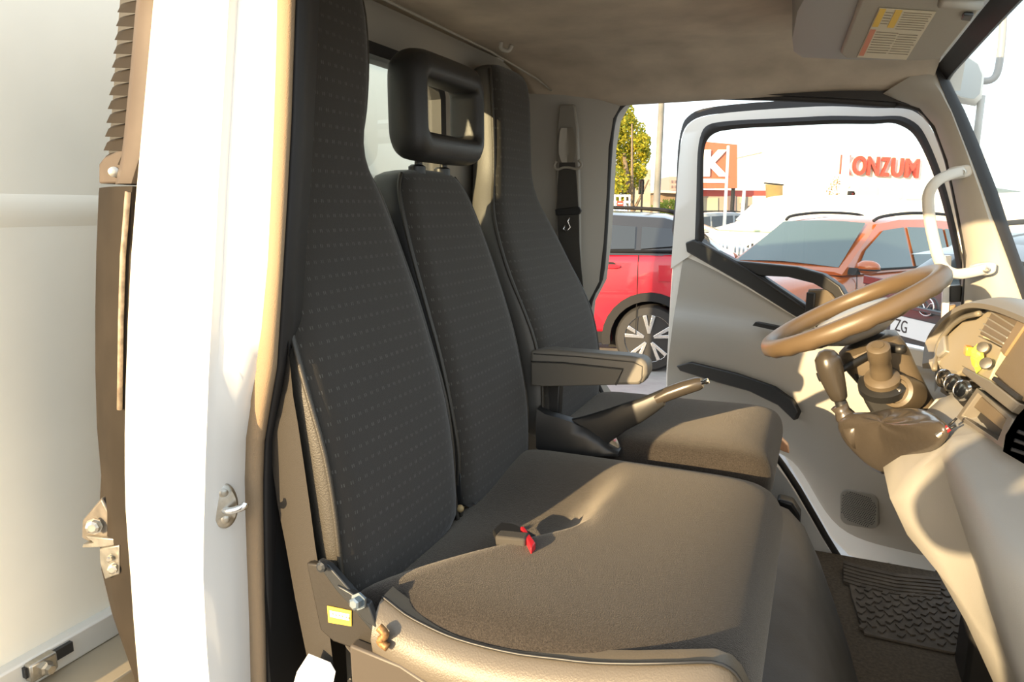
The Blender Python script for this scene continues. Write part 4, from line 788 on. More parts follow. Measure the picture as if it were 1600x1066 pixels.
# ------------------------------------------------------------------ floor mat, engine cover
fm = thing('floor_mat', (.25, 1.1, .605), 'dark rubber floor mat with raised tread blocks in the driver footwell', 'floor mat')
mp = [(1322, 884), (1380, 905), (1470, 918), (1530, 930), (1530, 1010), (1490, 1020), (1350, 990), (1330, 930)]
MB().prism(zpoly(mp, .607), (0, 0, -.006)).build('mat_sheet', FLOORM, fm, bevel=.002)
mb = MB()
for i in range(11):
    for j in range(9):
        p = V((.16 + .021 * i, 1.09 + .036 * j + (.018 if i % 2 else 0), .608)); mb.box(p, (.012, .022, .006), Matrix.Rotation(R(25 if (i + j) % 2 else -25), 3, 'Z'))
o = mb.build('tread_blocks', FLOORM, fm); o['kind'] = 'stuff'
tp_ = thing('threshold_strip', (.25, 1.42, .62), 'brown ribbed rubber threshold strip along the far door sill', 'sill strip')
mb = MB()
for k in range(6):
    mb.prism([pZ(x, y + 5.5 * k, .625 - .003 * k) for x, y in [(1318, 876), (1345, 884), (1400, 896), (1470, 903), (1470, 907), (1400, 900.5), (1345, 888.5), (1318, 880.5)]], (0, 0, -.02))
mb.build('strip', FLOORM, tp_)
ec = thing('engine_cover', (0, .6, .6), 'dark blue grey sloping engine cover in front of the passenger bench', 'engine cover')
prof2 = [(-.12, .93), (-.02, .90), (.02, .86), (.06, .78), (.10, .68), (.13, .60), (-.12, .60)]
MB().loft([[V((x + dx, y, z + dz)) for x, z in prof2] for y, dx, dz in ((.10, .05, 0), (.30, .05, 0), (.62, .03, 0), (.80, .02, 0), (1.00, .0, -.01), (1.12, -.01, -.03), (1.20, -.03, -.06))]).build('cover_moulding', TUNNEL, ec, smooth=True, auto=50)
for a, b in ((((1232, 1062), (1262, 1046), (1290, 1022), (1302, 1012)), 0), (((1286, 1070), (1306, 1058), (1318, 1044)), 0)):  # tan tubes stand in for sun streaks across the cover
    MB().tube(smooth_path([pp(x, y, V((.05, .5, .80)), V((.89, 0, .45))) + V((.0, 0, 0)) for x, y in a], 4), [.004] * (4 * (len(a) - 1) + 1), 8).build('sun_streak', mat('streak_tan', (.32, .27, .2), .5), ec, smooth=True)
# ================================================================== OUTSIDE: parked cars
GLD = mat('car_glass_dark', (.02, .026, .032), .03, spec=.8)
TYRE = mat('tyre', (.02, .02, .021), .75); ALLOY = mat('alloy', (.62, .62, .62), .25, metal=.9); WELL = mat('wheel_well', (.01, .01, .01), .9)
CLAD = mat('cladding', (.014, .014, .015), .7, spec=.2)
def car(name, label, origin, heading, paint, roofm=None, L=4.3, Wd=1.78, H=1.56, wheels=True, group=None, glassm=None, belt=.98, spokes=5, full=True):
    """local x forward from the rear bumper, y to the left, z up"""
    h = V((heading[0], heading[1], 0)).normalized(); lf = V((-h.y, h.x, 0)); O = V((origin[0], origin[1], 0))
    def T(x, y, z): return O + h * x + lf * y + V((0, 0, z))
    t = thing(name, O, label, 'car', group); roofm = roofm or paint; glassm = glassm or GLD
    w = Wd / 2; k = L / 4.3; b = belt
    st = [(0, .40, b - .18, .72), (.05, .34, b - .06, .80), (.22, .30, b, .86), (.55, .28, b + .01, .885), (.85, .28, b, .89), (1.5, .27, b - .01, .89), (2.4, .27, b - .03, .89), (3.0, .27, b - .03, .885), (3.45, .28, b - .07, .885), (3.9, .28, b - .13, .84), (4.18, .32, b - .22, .74), (4.3, .42, b - .36, .60)]
    rings = []
    for x, zb, zt, hw in st:
        hw = hw * w / .89; x *= k; prof = [(-.90, zb), (-.985, zb + .12), (-1.0, (zb + zt) * .5), (-.985, zt - .10), (-.955, zt - .03), (-.90, zt), (-.45, zt + .03), (0, zt + .035), (.45, zt + .03), (.90, zt), (.955, zt - .03), (.985, zt - .10), (1.0, (zb + zt) * .5), (.985, zb + .12), (.90, zb)]
        rings.append([T(x, a * hw, z) for a, z in prof])
    body = MB().loft(rings).build('body', paint, t, smooth=True, auto=40)
    wx = (.85 * k, 3.45 * k); wr = .34
    # cut the wheel wells
    for x in wx:
        c_ = MB().cyl(T(x, -2, wr), T(x, 2, wr), wr + .05, n=36).build('cutter_tmp', WELL)
        m = body.modifiers.new('well', 'BOOLEAN'); m.object = c_; m.operation = 'DIFFERENCE'; m.solver = 'EXACT'
    dg = bpy.context.evaluated_depsgraph_get(); dg.update(); me = bpy.data.meshes.new_from_object(body.evaluated_get(dg)); body.modifiers.clear(); body.data = me; me.name = 'body'
    for o in [o for o in bpy.data.objects if o.name.startswith('cutter_tmp')]: bpy.data.objects.remove(o)
    for x in wx: MB().prism([T(x - .42, -w + .22, .2), T(x + .42, -w + .22, .2), T(x + .42, -w + .22, .78), T(x - .42, -w + .22, .78)], lf * (Wd - .44)).build('wheel_housing', WELL, t)
    # greenhouse
    tumble = .34
    gs = [(.16, b, .80), (.30, b + .39 * (H - .09 - b), .80), (.52, H - .09, .84), (.75, H - .03, .85), (1.3, H, .86), (1.9, H, .86), (2.35, H - .05, .85), (2.75, b + .51 * (H - .05 - b), .845), (3.18, b - .01, .84)]
    rings = []
    for x, z, hw in gs:
        hw *= w / .89; zt = max(z, b + .002); ht = hw - (zt - b) * tumble
        rings.append([T(x * k, -hw, b - .03), T(x * k, -ht, zt - .02), T(x * k, -ht + .09, zt), T(x * k, 0, zt + .02), T(x * k, ht - .09, zt), T(x * k, ht, zt - .02), T(x * k, hw, b - .03)])
    MB().loft(rings).build('roof', roofm, t, smooth=True, auto=50)
    def sidep(x, z, s):
        hw = .85 * w / .89; y = hw - max(0, z - b) * tumble + .012; return T(x * k, s * y, z)
    hb = b + .015; ht = H - .115
    sw_ = [('rear_door_window', [(1.02, hb + .02), (1.02, ht - .02), (1.35, ht), (1.78, ht + .01), (1.78, hb)]), ('front_door_window', [(1.86, hb), (1.86, ht + .01), (2.28, ht - .02), (2.70, b + .22), (2.92, hb + .01)]), ('quarter_window', [(.42, hb + .07), (.62, ht - .04), (.96, ht - .02), (.96, hb + .02)])]
    for s in (-1, 1):
        for n_, pl in sw_: MB().prism([sidep(x, z, s) for x, z in pl], lf * (s * .006)).build(n_, glassm, t)
        MB().tube([sidep(.40, hb, s), sidep(1.8, hb - .012, s), sidep(2.95, hb, s)], .012, 6).build('belt_trim', CLAD, t, smooth=True)
        MB().tube(smooth_path([T(.55 * k, s * (.62 * w / .89), H - .05), T(.8 * k, s * (.64 * w / .89), H + .03), T(1.6 * k, s * (.65 * w / .89), H + .055), T(2.2 * k, s * (.64 * w / .89), H + .02), T(2.35 * k, s * (.62 * w / .89), H - .03)], 4), .018, 8).build('roof_rail', CLAD, t, smooth=True)
        for x in (1.25, 2.15):
            MB().prism([T(x * k + a * .10, s * w * .985, b - .14 + c_ * .020) for a, c_ in rrect(1, 1, .8, 4)], lf * (s * .03)).build('door_handle', paint, t, bevel=.004)
            MB().prism([T(x * k + .01 + a * .06, s * w * .982, b - .125 + c_ * .028) for a, c_ in rrect(1, 1, .8, 4)], lf * (s * .012)).build('handle_recess', CLAD, t)
        for x in (.98, 1.82, 2.95): MB().tube([T(x * k, s * w * .975, b - .03), T(x * k, s * w * 1.001, b - .25), T(x * k, s * w * 1.0, .55), T(x * k, s * w * .99, .38)], .004, 4).build('door_gap', WELL, t)
        MB().prism([T(1.25 * k, s * w * .985, .28), T(3.05 * k, s * w * .985, .28), T(3.05 * k, s * w * .99, .40), T(1.25 * k, s * w * .99, .40)], lf * (s * .02)).build('sill_cladding', CLAD, t, bevel=.006)
        mr = MB().ball(T(2.96 * k, s * (w + .10), b + .06), (.09, .13, .075), 14, 9, Matrix((h, lf, V((0, 0, 1)))).transposed()).build('door_mirror', paint, t, smooth=True)
        MB().prism([T(2.98 * k, s * (w - .06), b - .02), T(3.08 * k, s * (w - .06), b - .02), T(3.04 * k, s * (w - .06), b + .05)], lf * (s * .10)).build('mirror_foot', CLAD, mr)
        MB().tube([T(2.96 * k + .085 * c1, s * (w + .10) + .125 * s1, b + .035) for c1, s1 in [(math.cos(a), math.sin(a)) for a in [2 * math.pi * q / 20 for q in range(20)]]], .008, 6, closed=True).build('mirror_band', CLAD, mr, smooth=True)
        for x in wx:
            arch = MB(); pts0, pts1 = [], []
            for q in range(17):
                a = math.pi * q / 16 * 1.10 - .05 * math.pi; pts0.append(T(x + (wr + .045) * math.cos(a), s * w * .94, wr + (wr + .045) * math.sin(a))); pts1.append(T(x + (wr + .13) * math.cos(a), s * w * .94, wr + (wr + .13) * math.sin(a)))
            arch.loft([[p, q_, q_ + lf * (s * .07), p + lf * (s * .085)] for p, q_ in zip(pts0, pts1)]).build('arch_cladding', CLAD, t, smooth=True, auto=40)
            yc = s * (w - .12); wc = T(x, yc, wr); axv = lf * s
            tyre = MB().lathe(wc - axv * .10, axv, [(wr - .11, 0), (wr - .03, 0), (wr, .03), (wr, .17), (wr - .025, .20), (wr - .095, .205), (wr - .10, .19)], 44).build('tyre', TYRE, t, smooth=True, auto=40)
            MB().lathe(wc - axv * .10, axv, [(wr - .10, .03), (wr - .11, .10), (.05, .12), (.02, .12)], 32).build('brake_disc', WELL, tyre, smooth=True, auto=40)
            rm = MB().lathe(wc - axv * .10, axv, [(wr - .115, .10), (wr - .10, .195), (wr - .092, .20), (wr - .085, .195), (wr - .10, .12)], 40).build('rim', ALLOY, tyre, smooth=True, auto=40)
            up_ = V((0, 0, 1)); sp_m = MB()
            for q in range(spokes):
                for dlt in (-.19, .19):
                    a = 2 * math.pi * q / spokes + .3; a2 = a + dlt
                    p0 = wc + axv * .075 + (h * math.cos(a) + up_ * math.sin(a)) * .05; p1 = wc + axv * .085 + (h * math.cos(a2) + up_ * math.sin(a2)) * (wr - .10)
                    d = (p1 - p0).normalized(); sd_ = d.cross(axv).normalized(); sp_m.prism([p0 - sd_ * .014, p0 + sd_ * .014, p1 + sd_ * .020, p1 - sd_ * .020], axv * .022)
            sp_m.build('spokes', ALLOY, rm, bevel=.004)
            MB().lathe(wc - axv * .10, axv, [(.075, .13), (.07, .165), (.04, .185), (.03, .18), (.002, .18)], 20).build('hub_cap', CLAD, rm, smooth=True, auto=40)
    # windscreen and rear glass
    def plate(x0, z0, x1, z1, hw0, hw1, name_, lift):
        d = V((x1 - x0) * k * h.x, 0) if False else None
        a, b_, c_, e = T(x0 * k, -hw0, z0), T(x0 * k, hw0, z0), T(x1 * k, hw1, z1), T(x1 * k, -hw1, z1); n_ = (b_ - a).cross(e - a).normalized()
        if n_.z < 0: n_ = -n_
        ma, mb_ = (a + b_) / 2 + n_ * .035, (c_ + e) / 2 + n_ * .030
        g = MB().loft([[a + n_ * lift, a.lerp(b_, .25) + n_ * (lift + .022), ma + n_ * lift, a.lerp(b_, .75) + n_ * (lift + .022), b_ + n_ * lift], [e + n_ * lift, e.lerp(c_, .25) + n_ * (lift + .022), mb_ + n_ * lift, e.lerp(c_, .75) + n_ * (lift + .022), c_ + n_ * lift]], closed=False, caps=False).build(name_, glassm, t, smooth=True)
        return n_
    s_ = w / .89
    plate(3.10, b + .035, 2.44, H - .065, .74 * s_, .585 * s_, 'windscreen', .016)
    plate(.22, b + .15, .47, H - .13, .70 * s_, .60 * s_, 'rear_window', .022)
    return t, T
# red SUV, rear wheel near the camera, heading left
RP = mat('red_paint', (.42, .007, .022), .28, coat=.8); BKP = mat('black_paint', (.014, .015, .018), .25, coat=.6)
gnd = pZ(1012, 580, 0.0); hd1 = V((-.985, -.17, 0)).normalized(); lf1 = V((-hd1.y, hd1.x, 0))
# camera sees its left side; wheel centre sits 0.85 m ahead of the rear bumper
org = gnd - hd1 * .85 - lf1 * (.89 - .05)
red, TR = car('red_car', 'red two tone SUV with black roof and roof rail parked beyond the far doorway', org, hd1, RP, BKP, H=1.585, belt=1.20)
for s in (1,): MB().prism([TR(.02, s * .70, .98), TR(.30, s * .885, 1.02), TR(.34, s * .88, 1.14), TR(.06, s * .74, 1.13)], lf1 * .02).build('tail_lamp', mat('lamp_red', (.35, .01, .015), .2), red)
MB().prism([TR(.66 - .10, .889, .92), TR(.66 + .12, .893, .92), TR(.66 + .12, .885, 1.08), TR(.66 - .10, .880, 1.08)], lf1 * .004).build('fuel_flap', RP, red, bevel=.003)
# orange SUV facing left and towards the cab
OP = mat('orange_paint', (.40, .085, .005), .25, coat=.9)
hd2 = V((-.56, -.83, 0)).normalized(); lf2 = V((-hd2.y, hd2.x, 0))
mir = pZ(1366, 420, 1.01); org = mir - hd2 * 2.96 - lf2 * (.99)
ora, TO = car('orange_car', 'orange SUV with orange door mirror parked facing the open driver door', org, hd2, OP, OP, H=1.52, belt=.96, Wd=1.64, glassm=mat('car_glass_teal', (.05, .085, .09), .03, spec=1.0))
MB().prism([TO(4.16, -.5, .55), TO(4.16, .5, .55), TO(4.12, .55, .74), TO(4.12, -.55, .74)], hd2 * .10).build('grille', CLAD, ora, bevel=.01)
for s in (-1, 1): MB().prism([TO(4.0, s * .60, .66), TO(4.08, s * .74, .66), TO(3.95, s * .78, .78), TO(3.95, s * .60, .78)], hd2 * .14).build('headlamp', mat('lamp_clear', (.7, .72, .74), .1), ora, bevel=.01)
# dark hatchback seen from behind
DP = mat('dark_teal_grey_paint', (.045, .062, .066), .3, coat=.6)
hd3 = V((.877, .48, 0)).normalized(); lf3 = V((-hd3.y, hd3.x, 0))
lg = pD(1468, 479, 4.05); org = lg + hd3 * -.02
dk, TK = car('dark_hatchback', 'dark grey hatchback seen from behind with a white plate next to the dashboard', org, hd3, DP, DP, H=1.50, belt=1.16, Wd=1.50)
zl = lg.z
# tailgate details on a near vertical rear panel
MB().loft([[TK(x, y, z) for y, z in [(a * .66, .62 + (b + 1) * .27) for a, b in rrect(1, 1, .25, 6)]] for x in (.20, -.03, -.05)]).build('tailgate', DP, dk, smooth=True, auto=40)
pc = pD(1456, 522, 4.0); pz = pc.z
xr, ur = -lf3, V((0, 0, 1))
def rear(y, z, o=0): return TK(-.052 - o, y, z)
plw = MB().prism([rear(a * .26 + .05, pz + b * .058, .008) for a, b in rrect(1, 1, .12, 4)], hd3 * .006).build('number_plate', PAPER, dk)
PLI = mat('plate_ink', (.03, .03, .03), .5)
text_obj('plate_letters', 'ZG', PLI, rear(.265, pz - .036, .009), xr, ur, .074, plw, .0012, width=.115)
em = MB().tube([rear(.066 * math.cos(a) + .0, zl + .052 * math.sin(a), .010) for a in [2 * math.pi * k / 36 for k in range(36)]], .005, 8, closed=True).build('emblem_ring', CHR, dk, smooth=True)
MB().tube(smooth_path([rear(.064, zl + .024, .010), rear(.035, zl + .019, .010), rear(.013, zl - .007, .010), rear(0, zl - .022, .010), rear(-.013, zl - .007, .010), rear(-.035, zl + .019, .010), rear(-.064, zl + .024, .010)], 4), .005, 8).build('emblem_wing', CHR, em, smooth=True)
text_obj('badge_letters', 'CX-3', CHR, rear(.46, zl - .11, .002), xr, ur, .05, dk, .004, width=.20)
MB().prism([rear(.55, pz + .14, .0), rear(-.45, pz + .14, .0), rear(-.45, pz + .115, .0), rear(.55, pz + .115, .0)], hd3 * -.03).build('plate_light_bar', DP, dk, bevel=.006)
for s in (1, -1):
    MB().prism([rear(s * .24, zl + .075), rear(s * .64, zl + .065), rear(s * .64, zl + .125), rear(s * .28, zl + .115)], hd3 * -.012).build('tail_lamp', mat('lamp_dark_red', (.12, .006, .010), .25), dk, bevel=.006)
MB().box(rear(0, .45, .03), (.20, 1.36, .26), Matrix.Rotation(math.atan2(hd3.y, hd3.x), 3, 'Z')).build('rear_bumper', CLAD, dk, bevel=.03, seg=3)
# cars beyond
sg = pD(1120, 366, 14.5); hs = V((.95, .30, 0)).normalized()
sil, _ = car('silver_car', 'pale silver car driving past behind the white railing', sg - hs * 3.4, hs, mat('silver_paint', (.22, .23, .24), .3, metal=.3, coat=.5), H=1.50, group=None)
def far_car(name, label, px, D, hd, m, H=1.5):
    p = pD(px, 340, D); t, _ = car(name, label, p, V(hd), m, H=H); return t
far_car('blue_car', 'pale blue car far across the lot above the orange car roof', 1355, 40, (-.95, .3, 0), mat('pale_blue_paint', (.35, .45, .60), .3, coat=.5))
far_car('yellow_car', 'pale yellow car far across the lot behind the orange car roof', 1400, 42, (-.95, .3, 0), mat('pale_yellow_paint', (.75, .62, .25), .3, coat=.5))
far_car('grey_car', 'small grey car at the far edge of the lot left of the red board', 1060, 26, (.9, .4, 0), mat('mid_grey_paint', (.25, .28, .31), .3, coat=.5))
# white van
vo = pD(1252, 345, 21); vh = V((-.93, -.36, 0)).normalized(); vl = V((-vh.y, vh.x, 0)); vo.z = 0
van = thing('white_van', vo, 'white panel van parked behind the orange car', 'van')
def TV(x, y, z): return vo + vh * x + vl * y + V((0, 0, z))
vp = [(-2.4, .35, 1.9), (-2.35, .3, 2.0), (.6, .3, 2.02), (1.1, .3, 1.9), (1.75, .3, 1.22), (2.4, .3, 1.05), (2.55, .4, .8)]
MB().loft([[TV(x, -.93, zb), TV(x, -.95, min(1.1, zt)), TV(x, -.85, zt - .05), TV(x, -.75, zt), TV(x, .75, zt), TV(x, .85, zt - .05), TV(x, .95, min(1.1, zt)), TV(x, .93, zb)] for x, zb, zt in vp]).build('van_body', WHITE, van, smooth=True, auto=40)
MB().prism([TV(1.14, -.72, 1.84), TV(1.14, .72, 1.84), TV(1.70, .78, 1.28), TV(1.70, -.78, 1.28)], vh * .03 + V((0, 0, .03))).build('windscreen', mat('van_glass', (.45, .5, .5), .05), van)
for s in (1, -1):
    MB().prism([TV(.3, s * .955, 1.15), TV(1.45, s * .955, 1.15), TV(1.0, s * .885, 1.75), TV(.3, s * .885, 1.75)], vl * (s * .015)).build('door_window', mat('van_glass'), van)
    for x in (-1.6, 1.6): MB().lathe(TV(x, s * .78, .33), vl * s, [(.2, 0), (.33, .02), (.33, .17), (.22, .19), (.05, .18)], 28).build('wheel', TYRE, van, smooth=True, auto=40)
# ------------------------------------------------------------------ railing
WH3 = mat('railing_white', (.8, .79, .74), .5)
rl = thing('white_railing', pD(1165, 385, 12), 'low white picket railing across the car park behind the orange car', 'railing')
ra = pD(1085, 372, 12.5); rb = pD(1330, 392, 10.8); ra.z = 0; rb.z = 0
def RP_(t, z): p = ra.lerp(rb, t); return V((p.x, p.y, z))
for z in (1.16, .50): MB().prism([RP_(-.3, z), RP_(1.4, z), RP_(1.4, z + .05), RP_(-.3, z + .05)], (.01, .03, 0)).build('rail', WH3, rl)
for k in range(60):
    t = -.28 + 1.65 * k / 59; MB().box(RP_(t, .83), (.028, .028, .64)).build('picket', WH3, rl)
for k in range(7): MB().box(RP_(-.28 + .275 * k, .62), (.06, .06, 1.24)).build('post', WH3, rl)
r2 = thing('pipe_barrier', pD(1200, 365, 15), 'thin pale green horizontal pipe barrier in front of the white van', 'barrier')
a = pD(1085, 357, 16); b = pD(1345, 368, 15)
MB().tube([a, b], .03, 8).build('pipe', mat('pipe_green', (.45, .55, .35), .5), r2, smooth=True)
for t in (.02, .5, .98): p = a.lerp(b, t); MB().cyl((p.x, p.y, 0), p, .03, n=8).build('post', WH3, r2, smooth=True)
gr = mesh_obj('grass_verge', [pZ(x, y, .02) for x, y in [(900, 368), (1420, 368), (1500, 357), (860, 357)]], [(0, 1, 2, 3)], mat('grass', (.07, .15, .02), .9, var=.4, scale=3)); tag(gr, 'strip of green lawn beyond the railing', 'lawn'); gr['kind'] = 'stuff'
# ------------------------------------------------------------------ supermarket
WALLM = mat('store_wall', (.80, .78, .72), .7); RS = mat('sign_red', (.42, .05, .03), .5); ORS = mat('board_orange', (.42, .10, .045), .5)
def g0(p): return V((p.x, p.y, 0))
stp = g0(pD(1375, 300, 60))
def fx(px, py, D=60, off=0):  # point on the facade plane facing the cab
    n = V((FW.x, FW.y, 0)).normalized() * -1; P = CAM + FW * (D / 1.0); P = V((P.x, P.y, 0)); return pp(px, py, P + n * off, n)
fd = V((FW.x, FW.y, 0)).normalized()
sto = thing('store_building', stp, 'long white supermarket building with red letters on its roof edge', 'building')
MB().prism([fx(1192, 238), fx(1540, 248), g0(fx(1540, 345)), g0(fx(1192, 345))], fd * 14).build('wall', WALLM, sto)
MB().prism([fx(1188, 232), fx(1545, 243), fx(1545, 248), fx(1188, 238)], fd * 14 - fd * .3).build('parapet', WALLM, sto)
for x0, x1, y0, y1 in ((1340, 1372, 292, 310), (1378, 1410, 293, 311), (1416, 1440, 294, 312)):
    MB().prism([fx(x0, y0, off=.1), fx(x1, y0 + .5, off=.1), fx(x1, y1, off=.1), fx(x0, y1, off=.1)], fd * .15).build('window', mat('store_glass', (.45, .46, .42), .1), sto)
letters = 'KONZUM'; lx = [1312, 1331, 1354, 1374.5, 1391.5, 1413]; lw = [17, 21, 18, 14, 18, 21]
for c_, x, w_ in zip(letters, lx, lw):
    y0 = 272 + (x - 1312) * .055; a = fx(x, y0, off=.35); b = fx(x + w_, y0 + w_ * .055, off=.35); u = fx(x, y0 - 30, off=.35)
    text_obj('sign_letter', c_, RS, a, b - a, V((0, 0, 1)), (u - a).length, sto, .12, width=(b - a).length, bold=.03)
kb = thing('sign_board', pD(1125, 255, 46), 'large orange board with a white letter K above the store canopy', 'sign')
def fk(px, py, off=0): return fx(px, py, 46, off)
for x in (1082, 1146): MB().cyl(g0(fk(x, 290, 1.2)), fk(x, 290, 1.2), .12, n=8).build('post', CLAD, kb, smooth=True)
bd = MB().prism([fk(1075, 219, 1.6), fk(1152, 226, 1.6), fk(1152, 294, 1.6), fk(1075, 294, 1.6)], fd * .8).build('board', ORS, kb)
KW = mat('sign_white', (.85, .84, .8), .5)
a = fk(1098, 276, 1.7); b = fk(1138, 276, 1.7); u = fk(1098, 234, 1.7)
text_obj('letter', 'K', KW, a, b - a, V((0, 0, 1)), (u - a).length, kb, .06, width=(b - a).length, bold=.05)
MB().prism([fk(1075, 279, 1.7), fk(1136, 280, 1.7), fk(1136, 286, 1.7), fk(1075, 285, 1.7)], fd * .05).build('white_stripe', KW, kb)
ks = thing('shop_canopy', pD(1140, 320, 45), 'low shop front with a red fascia under the orange board', 'building')
MB().prism([fk(1060, 296), fk(1200, 298), fk(1200, 308), fk(1060, 306)], fd * 4).build('fascia', RS, ks)
MB().prism([fk(1060, 306), fk(1200, 308), g0(fk(1200, 345)), g0(fk(1060, 345))], fd * 6).build('wall', mat('shop_wall', (.28, .24, .2), .7), ks)
for x0, x1, y0, y1, c_ in ((1098, 1122, 309, 332, 'shop_glass'), (1138, 1150, 306, 330, 'shop_dark'), (1156, 1166, 308, 318, 'shop_glass'), (1176, 1198, 306, 318, 'shop_grey')):
    MB().prism([fk(x0, y0, .1), fk(x1, y0, .1), fk(x1, y1, .1), fk(x0, y1, .1)], fd * .1).build('window', mat(c_, {'shop_glass': (.36, .33, .25), 'shop_dark': (.16, .12, .12), 'shop_grey': (.45, .48, .55)}[c_], .3), ks)
bb = thing('advertising_board', pD(1212, 305, 38), 'upright advertising panel on a post left of the red roof letters', 'billboard')
def fb(px, py, off=0): return fx(px, py, 38, off)
MB().prism([fb(1198, 288), fb(1223, 290), fb(1223, 318), fb(1199, 318)], fd * .2).build('panel', mat('poster_mix', (.30, .20, .06), .5, col2=(.12, .10, .05), scale=1.6), bb)
MB().prism([fb(1196, 285), fb(1225, 288), fb(1225, 290), fb(1196, 287)], fd * .25).build('top_frame', CLAD, bb)
for x in (1200, 1221): MB().cyl(fb(x, 318), V((fb(x, 318).x, fb(x, 318).y, 0)), .06, n=8).build('post', WH3, bb, smooth=True)
# left background building, fence, poles, traffic lights
hb_ = thing('pink_house', pD(1050, 300, 55), 'small pale pink house block between the tree and the open door', 'building')
MB().prism([fx(1046, 276, 55), fx(1060, 276, 55), g0(fx(1060, 320, 55)), g0(fx(1046, 320, 55))], fd * 5).build('wall', mat('pale_pink_wall', (.30, .22, .2), .7), hb_)
for k in range(3):
    for j in range(2): MB().prism([fx(1049 + 5 * j, 282 + 8 * k, 55, .05), fx(1051.5 + 5 * j, 282 + 8 * k, 55, .05), fx(1051.5 + 5 * j, 286 + 8 * k, 55, .05), fx(1049 + 5 * j, 286 + 8 * k, 55, .05)], fd * .08).build('window', mat('shop_dark'), hb_)
hk2 = thing('brown_kiosk', pD(1040, 310, 34), 'brown flat roofed kiosk behind the street pole', 'building')
MB().prism([fx(1030, 300, 34), fx(1075, 302, 34), g0(fx(1075, 338, 34)), g0(fx(1030, 338, 34))], fd * 4).build('wall', mat('kiosk_wall', (.18, .13, .08), .7, var=.3, scale=2), hk2)
MB().prism([fx(1026, 297, 34, .6), fx(1078, 299, 34, .6), fx(1078, 303, 34, .6), fx(1026, 301, 34, .6)], fd * 5).build('roof', mat('kiosk_roof', (.5, .42, .3), .7), hk2)
ww = thing('garden_wall', pD(1000, 315, 24), 'pale boarded wall panel between the tree and the street pole', 'wall')
MB().prism([fx(984, 300, 24), fx(1004, 265, 24), fx(1017, 265, 24), g0(fx(1017, 334, 24)), g0(fx(984, 334, 24))], fd * .3).build('panel', mat('pale_board', (.32, .28, .21), .7, var=.12, scale=4), ww)
rsn = thing('red_notice', pD(969, 318, 18), 'small red and white notice on the fence below the tree', 'sign')
MB().prism([fx(964, 314, 18), fx(974, 314, 18), fx(974, 324, 18), fx(964, 324, 18)], fd * .03).build('notice', RS, rsn)
MB().cyl(g0(fx(969, 324, 18)), fx(969, 324, 18), .03, n=8).build('post', WH3, rsn, smooth=True)
MB().prism([fx(965.5, 317.5, 18, .01), fx(972.5, 317.5, 18, .01), fx(972.5, 319, 18, .01), fx(965.5, 319, 18, .01)], fd * .01).build('white_bar', KW, rsn)
rf = thing('mesh_fence', pD(968, 318, 18.3), 'white rail fence behind the red car roof', 'fence')
for y in (306, 316, 324): MB().tube([fx(940, y, 18.3), fx(985, y, 18.3)], .03, 6).build('rail', WH3, rf)
for x in (945, 953, 961, 969, 977, 984): MB().tube([fx(x, 304, 18.3), g0(fx(x, 345, 18.3))], .025, 6).build('post', WH3, rf)
def pole(name, label, px, y0, D, r, m, cat='pole', x1=None):
    a = pD(px, 335, D); b = pD(x1 or px, y0, D); a = V((a.x, a.y, 0)); b = V((a.x if x1 is None else b.x, a.y if x1 is None else b.y, b.z)); t = thing(name, a, label, cat); MB().tube([a, b], [r, r * .75], 12).build('shaft', m, t, smooth=True, auto=60); return t, a, b
PW = mat('pole_white', (.82, .81, .76), .5)
t, a, b = pole('street_pole', 'tall grey concrete street pole with patchy posters beside the tree', 1023, 156, 12.5, .072, mat('pole_concrete', (.22, .21, .19), .8, col2=(.09, .10, .095), scale=2.2), x1=1034)
t, a, b = pole('lamp_post', 'white lamp post standing in front of the orange K board', 1133, 228, 23, .06, PW, 'lamp post', x1=1138)
t, a, b = pole('flag_pole', 'short white post left of the white van on the lawn', 1158, 296, 17, .05, PW, 'post', x1=1163)
t, a, b = pole('signal_pole', 'white traffic signal pole in front of the letter K on the store roof', 1318, 200, 24, .15, PW, 'traffic light', x1=1325)
def signal(px, py, D, s, parent):
    p = pD(px, py, D); bx = MB().box(p, (.30 * s, .22 * s, .85 * s), Matrix.Rotation(YAW, 3, 'Z')).build('signal_head', CLAD, parent, bevel=.02)
    for k, c_ in enumerate(('lens_red', 'lens_amber', 'lens_green')):
        q = p + V((0, 0, (.27 - .27 * k) * s)) - fd * (.10 * s); MB().lathe(q, -fd, [(.10 * s, 0), (.10 * s, .02), (.02, .03)], 14).build('lens', mat(c_, {'lens_red': (.25, .03, .02), 'lens_amber': (.3, .18, .03), 'lens_green': (.03, .22, .10)}[c_], .3), bx, smooth=True)
        MB().lathe(q, -fd, [(.115 * s, 0), (.115 * s, .16 * s), (.105 * s, .16 * s), (.105 * s, 0)], 14).build('visor', CLAD, bx, smooth=True, auto=40)
signal(1329, 311, 24, .62, t)
t2, a, b = pole('signal_pole', 'small dark traffic signal beside the yellow tree', 1002, 283, 17, .03, CLAD, 'traffic light'); signal(1002, 292, 17, .42, t2)
# hill
hl = MB(); hpts = [(1380, 318), (1460, 312), (1530, 300), (1570, 293), (1600, 288), (1660, 285), (1760, 300), (1900, 322)]
hr_ = [[pD(x, 335, 230), pD(x, (y + 335) / 2, 232) + fd * 15, pD(x, y, 240) + fd * 40, pD(x, y, 240) + fd * 90 + V((0, 0, -20))] for x, y in hpts]
struct(hl.loft(hr_, closed=False, caps=False).build('trim_17', mat('hill_green', (.20, .24, .20), .9, var=.3, scale=.05), smooth=True)).name = 'hills'
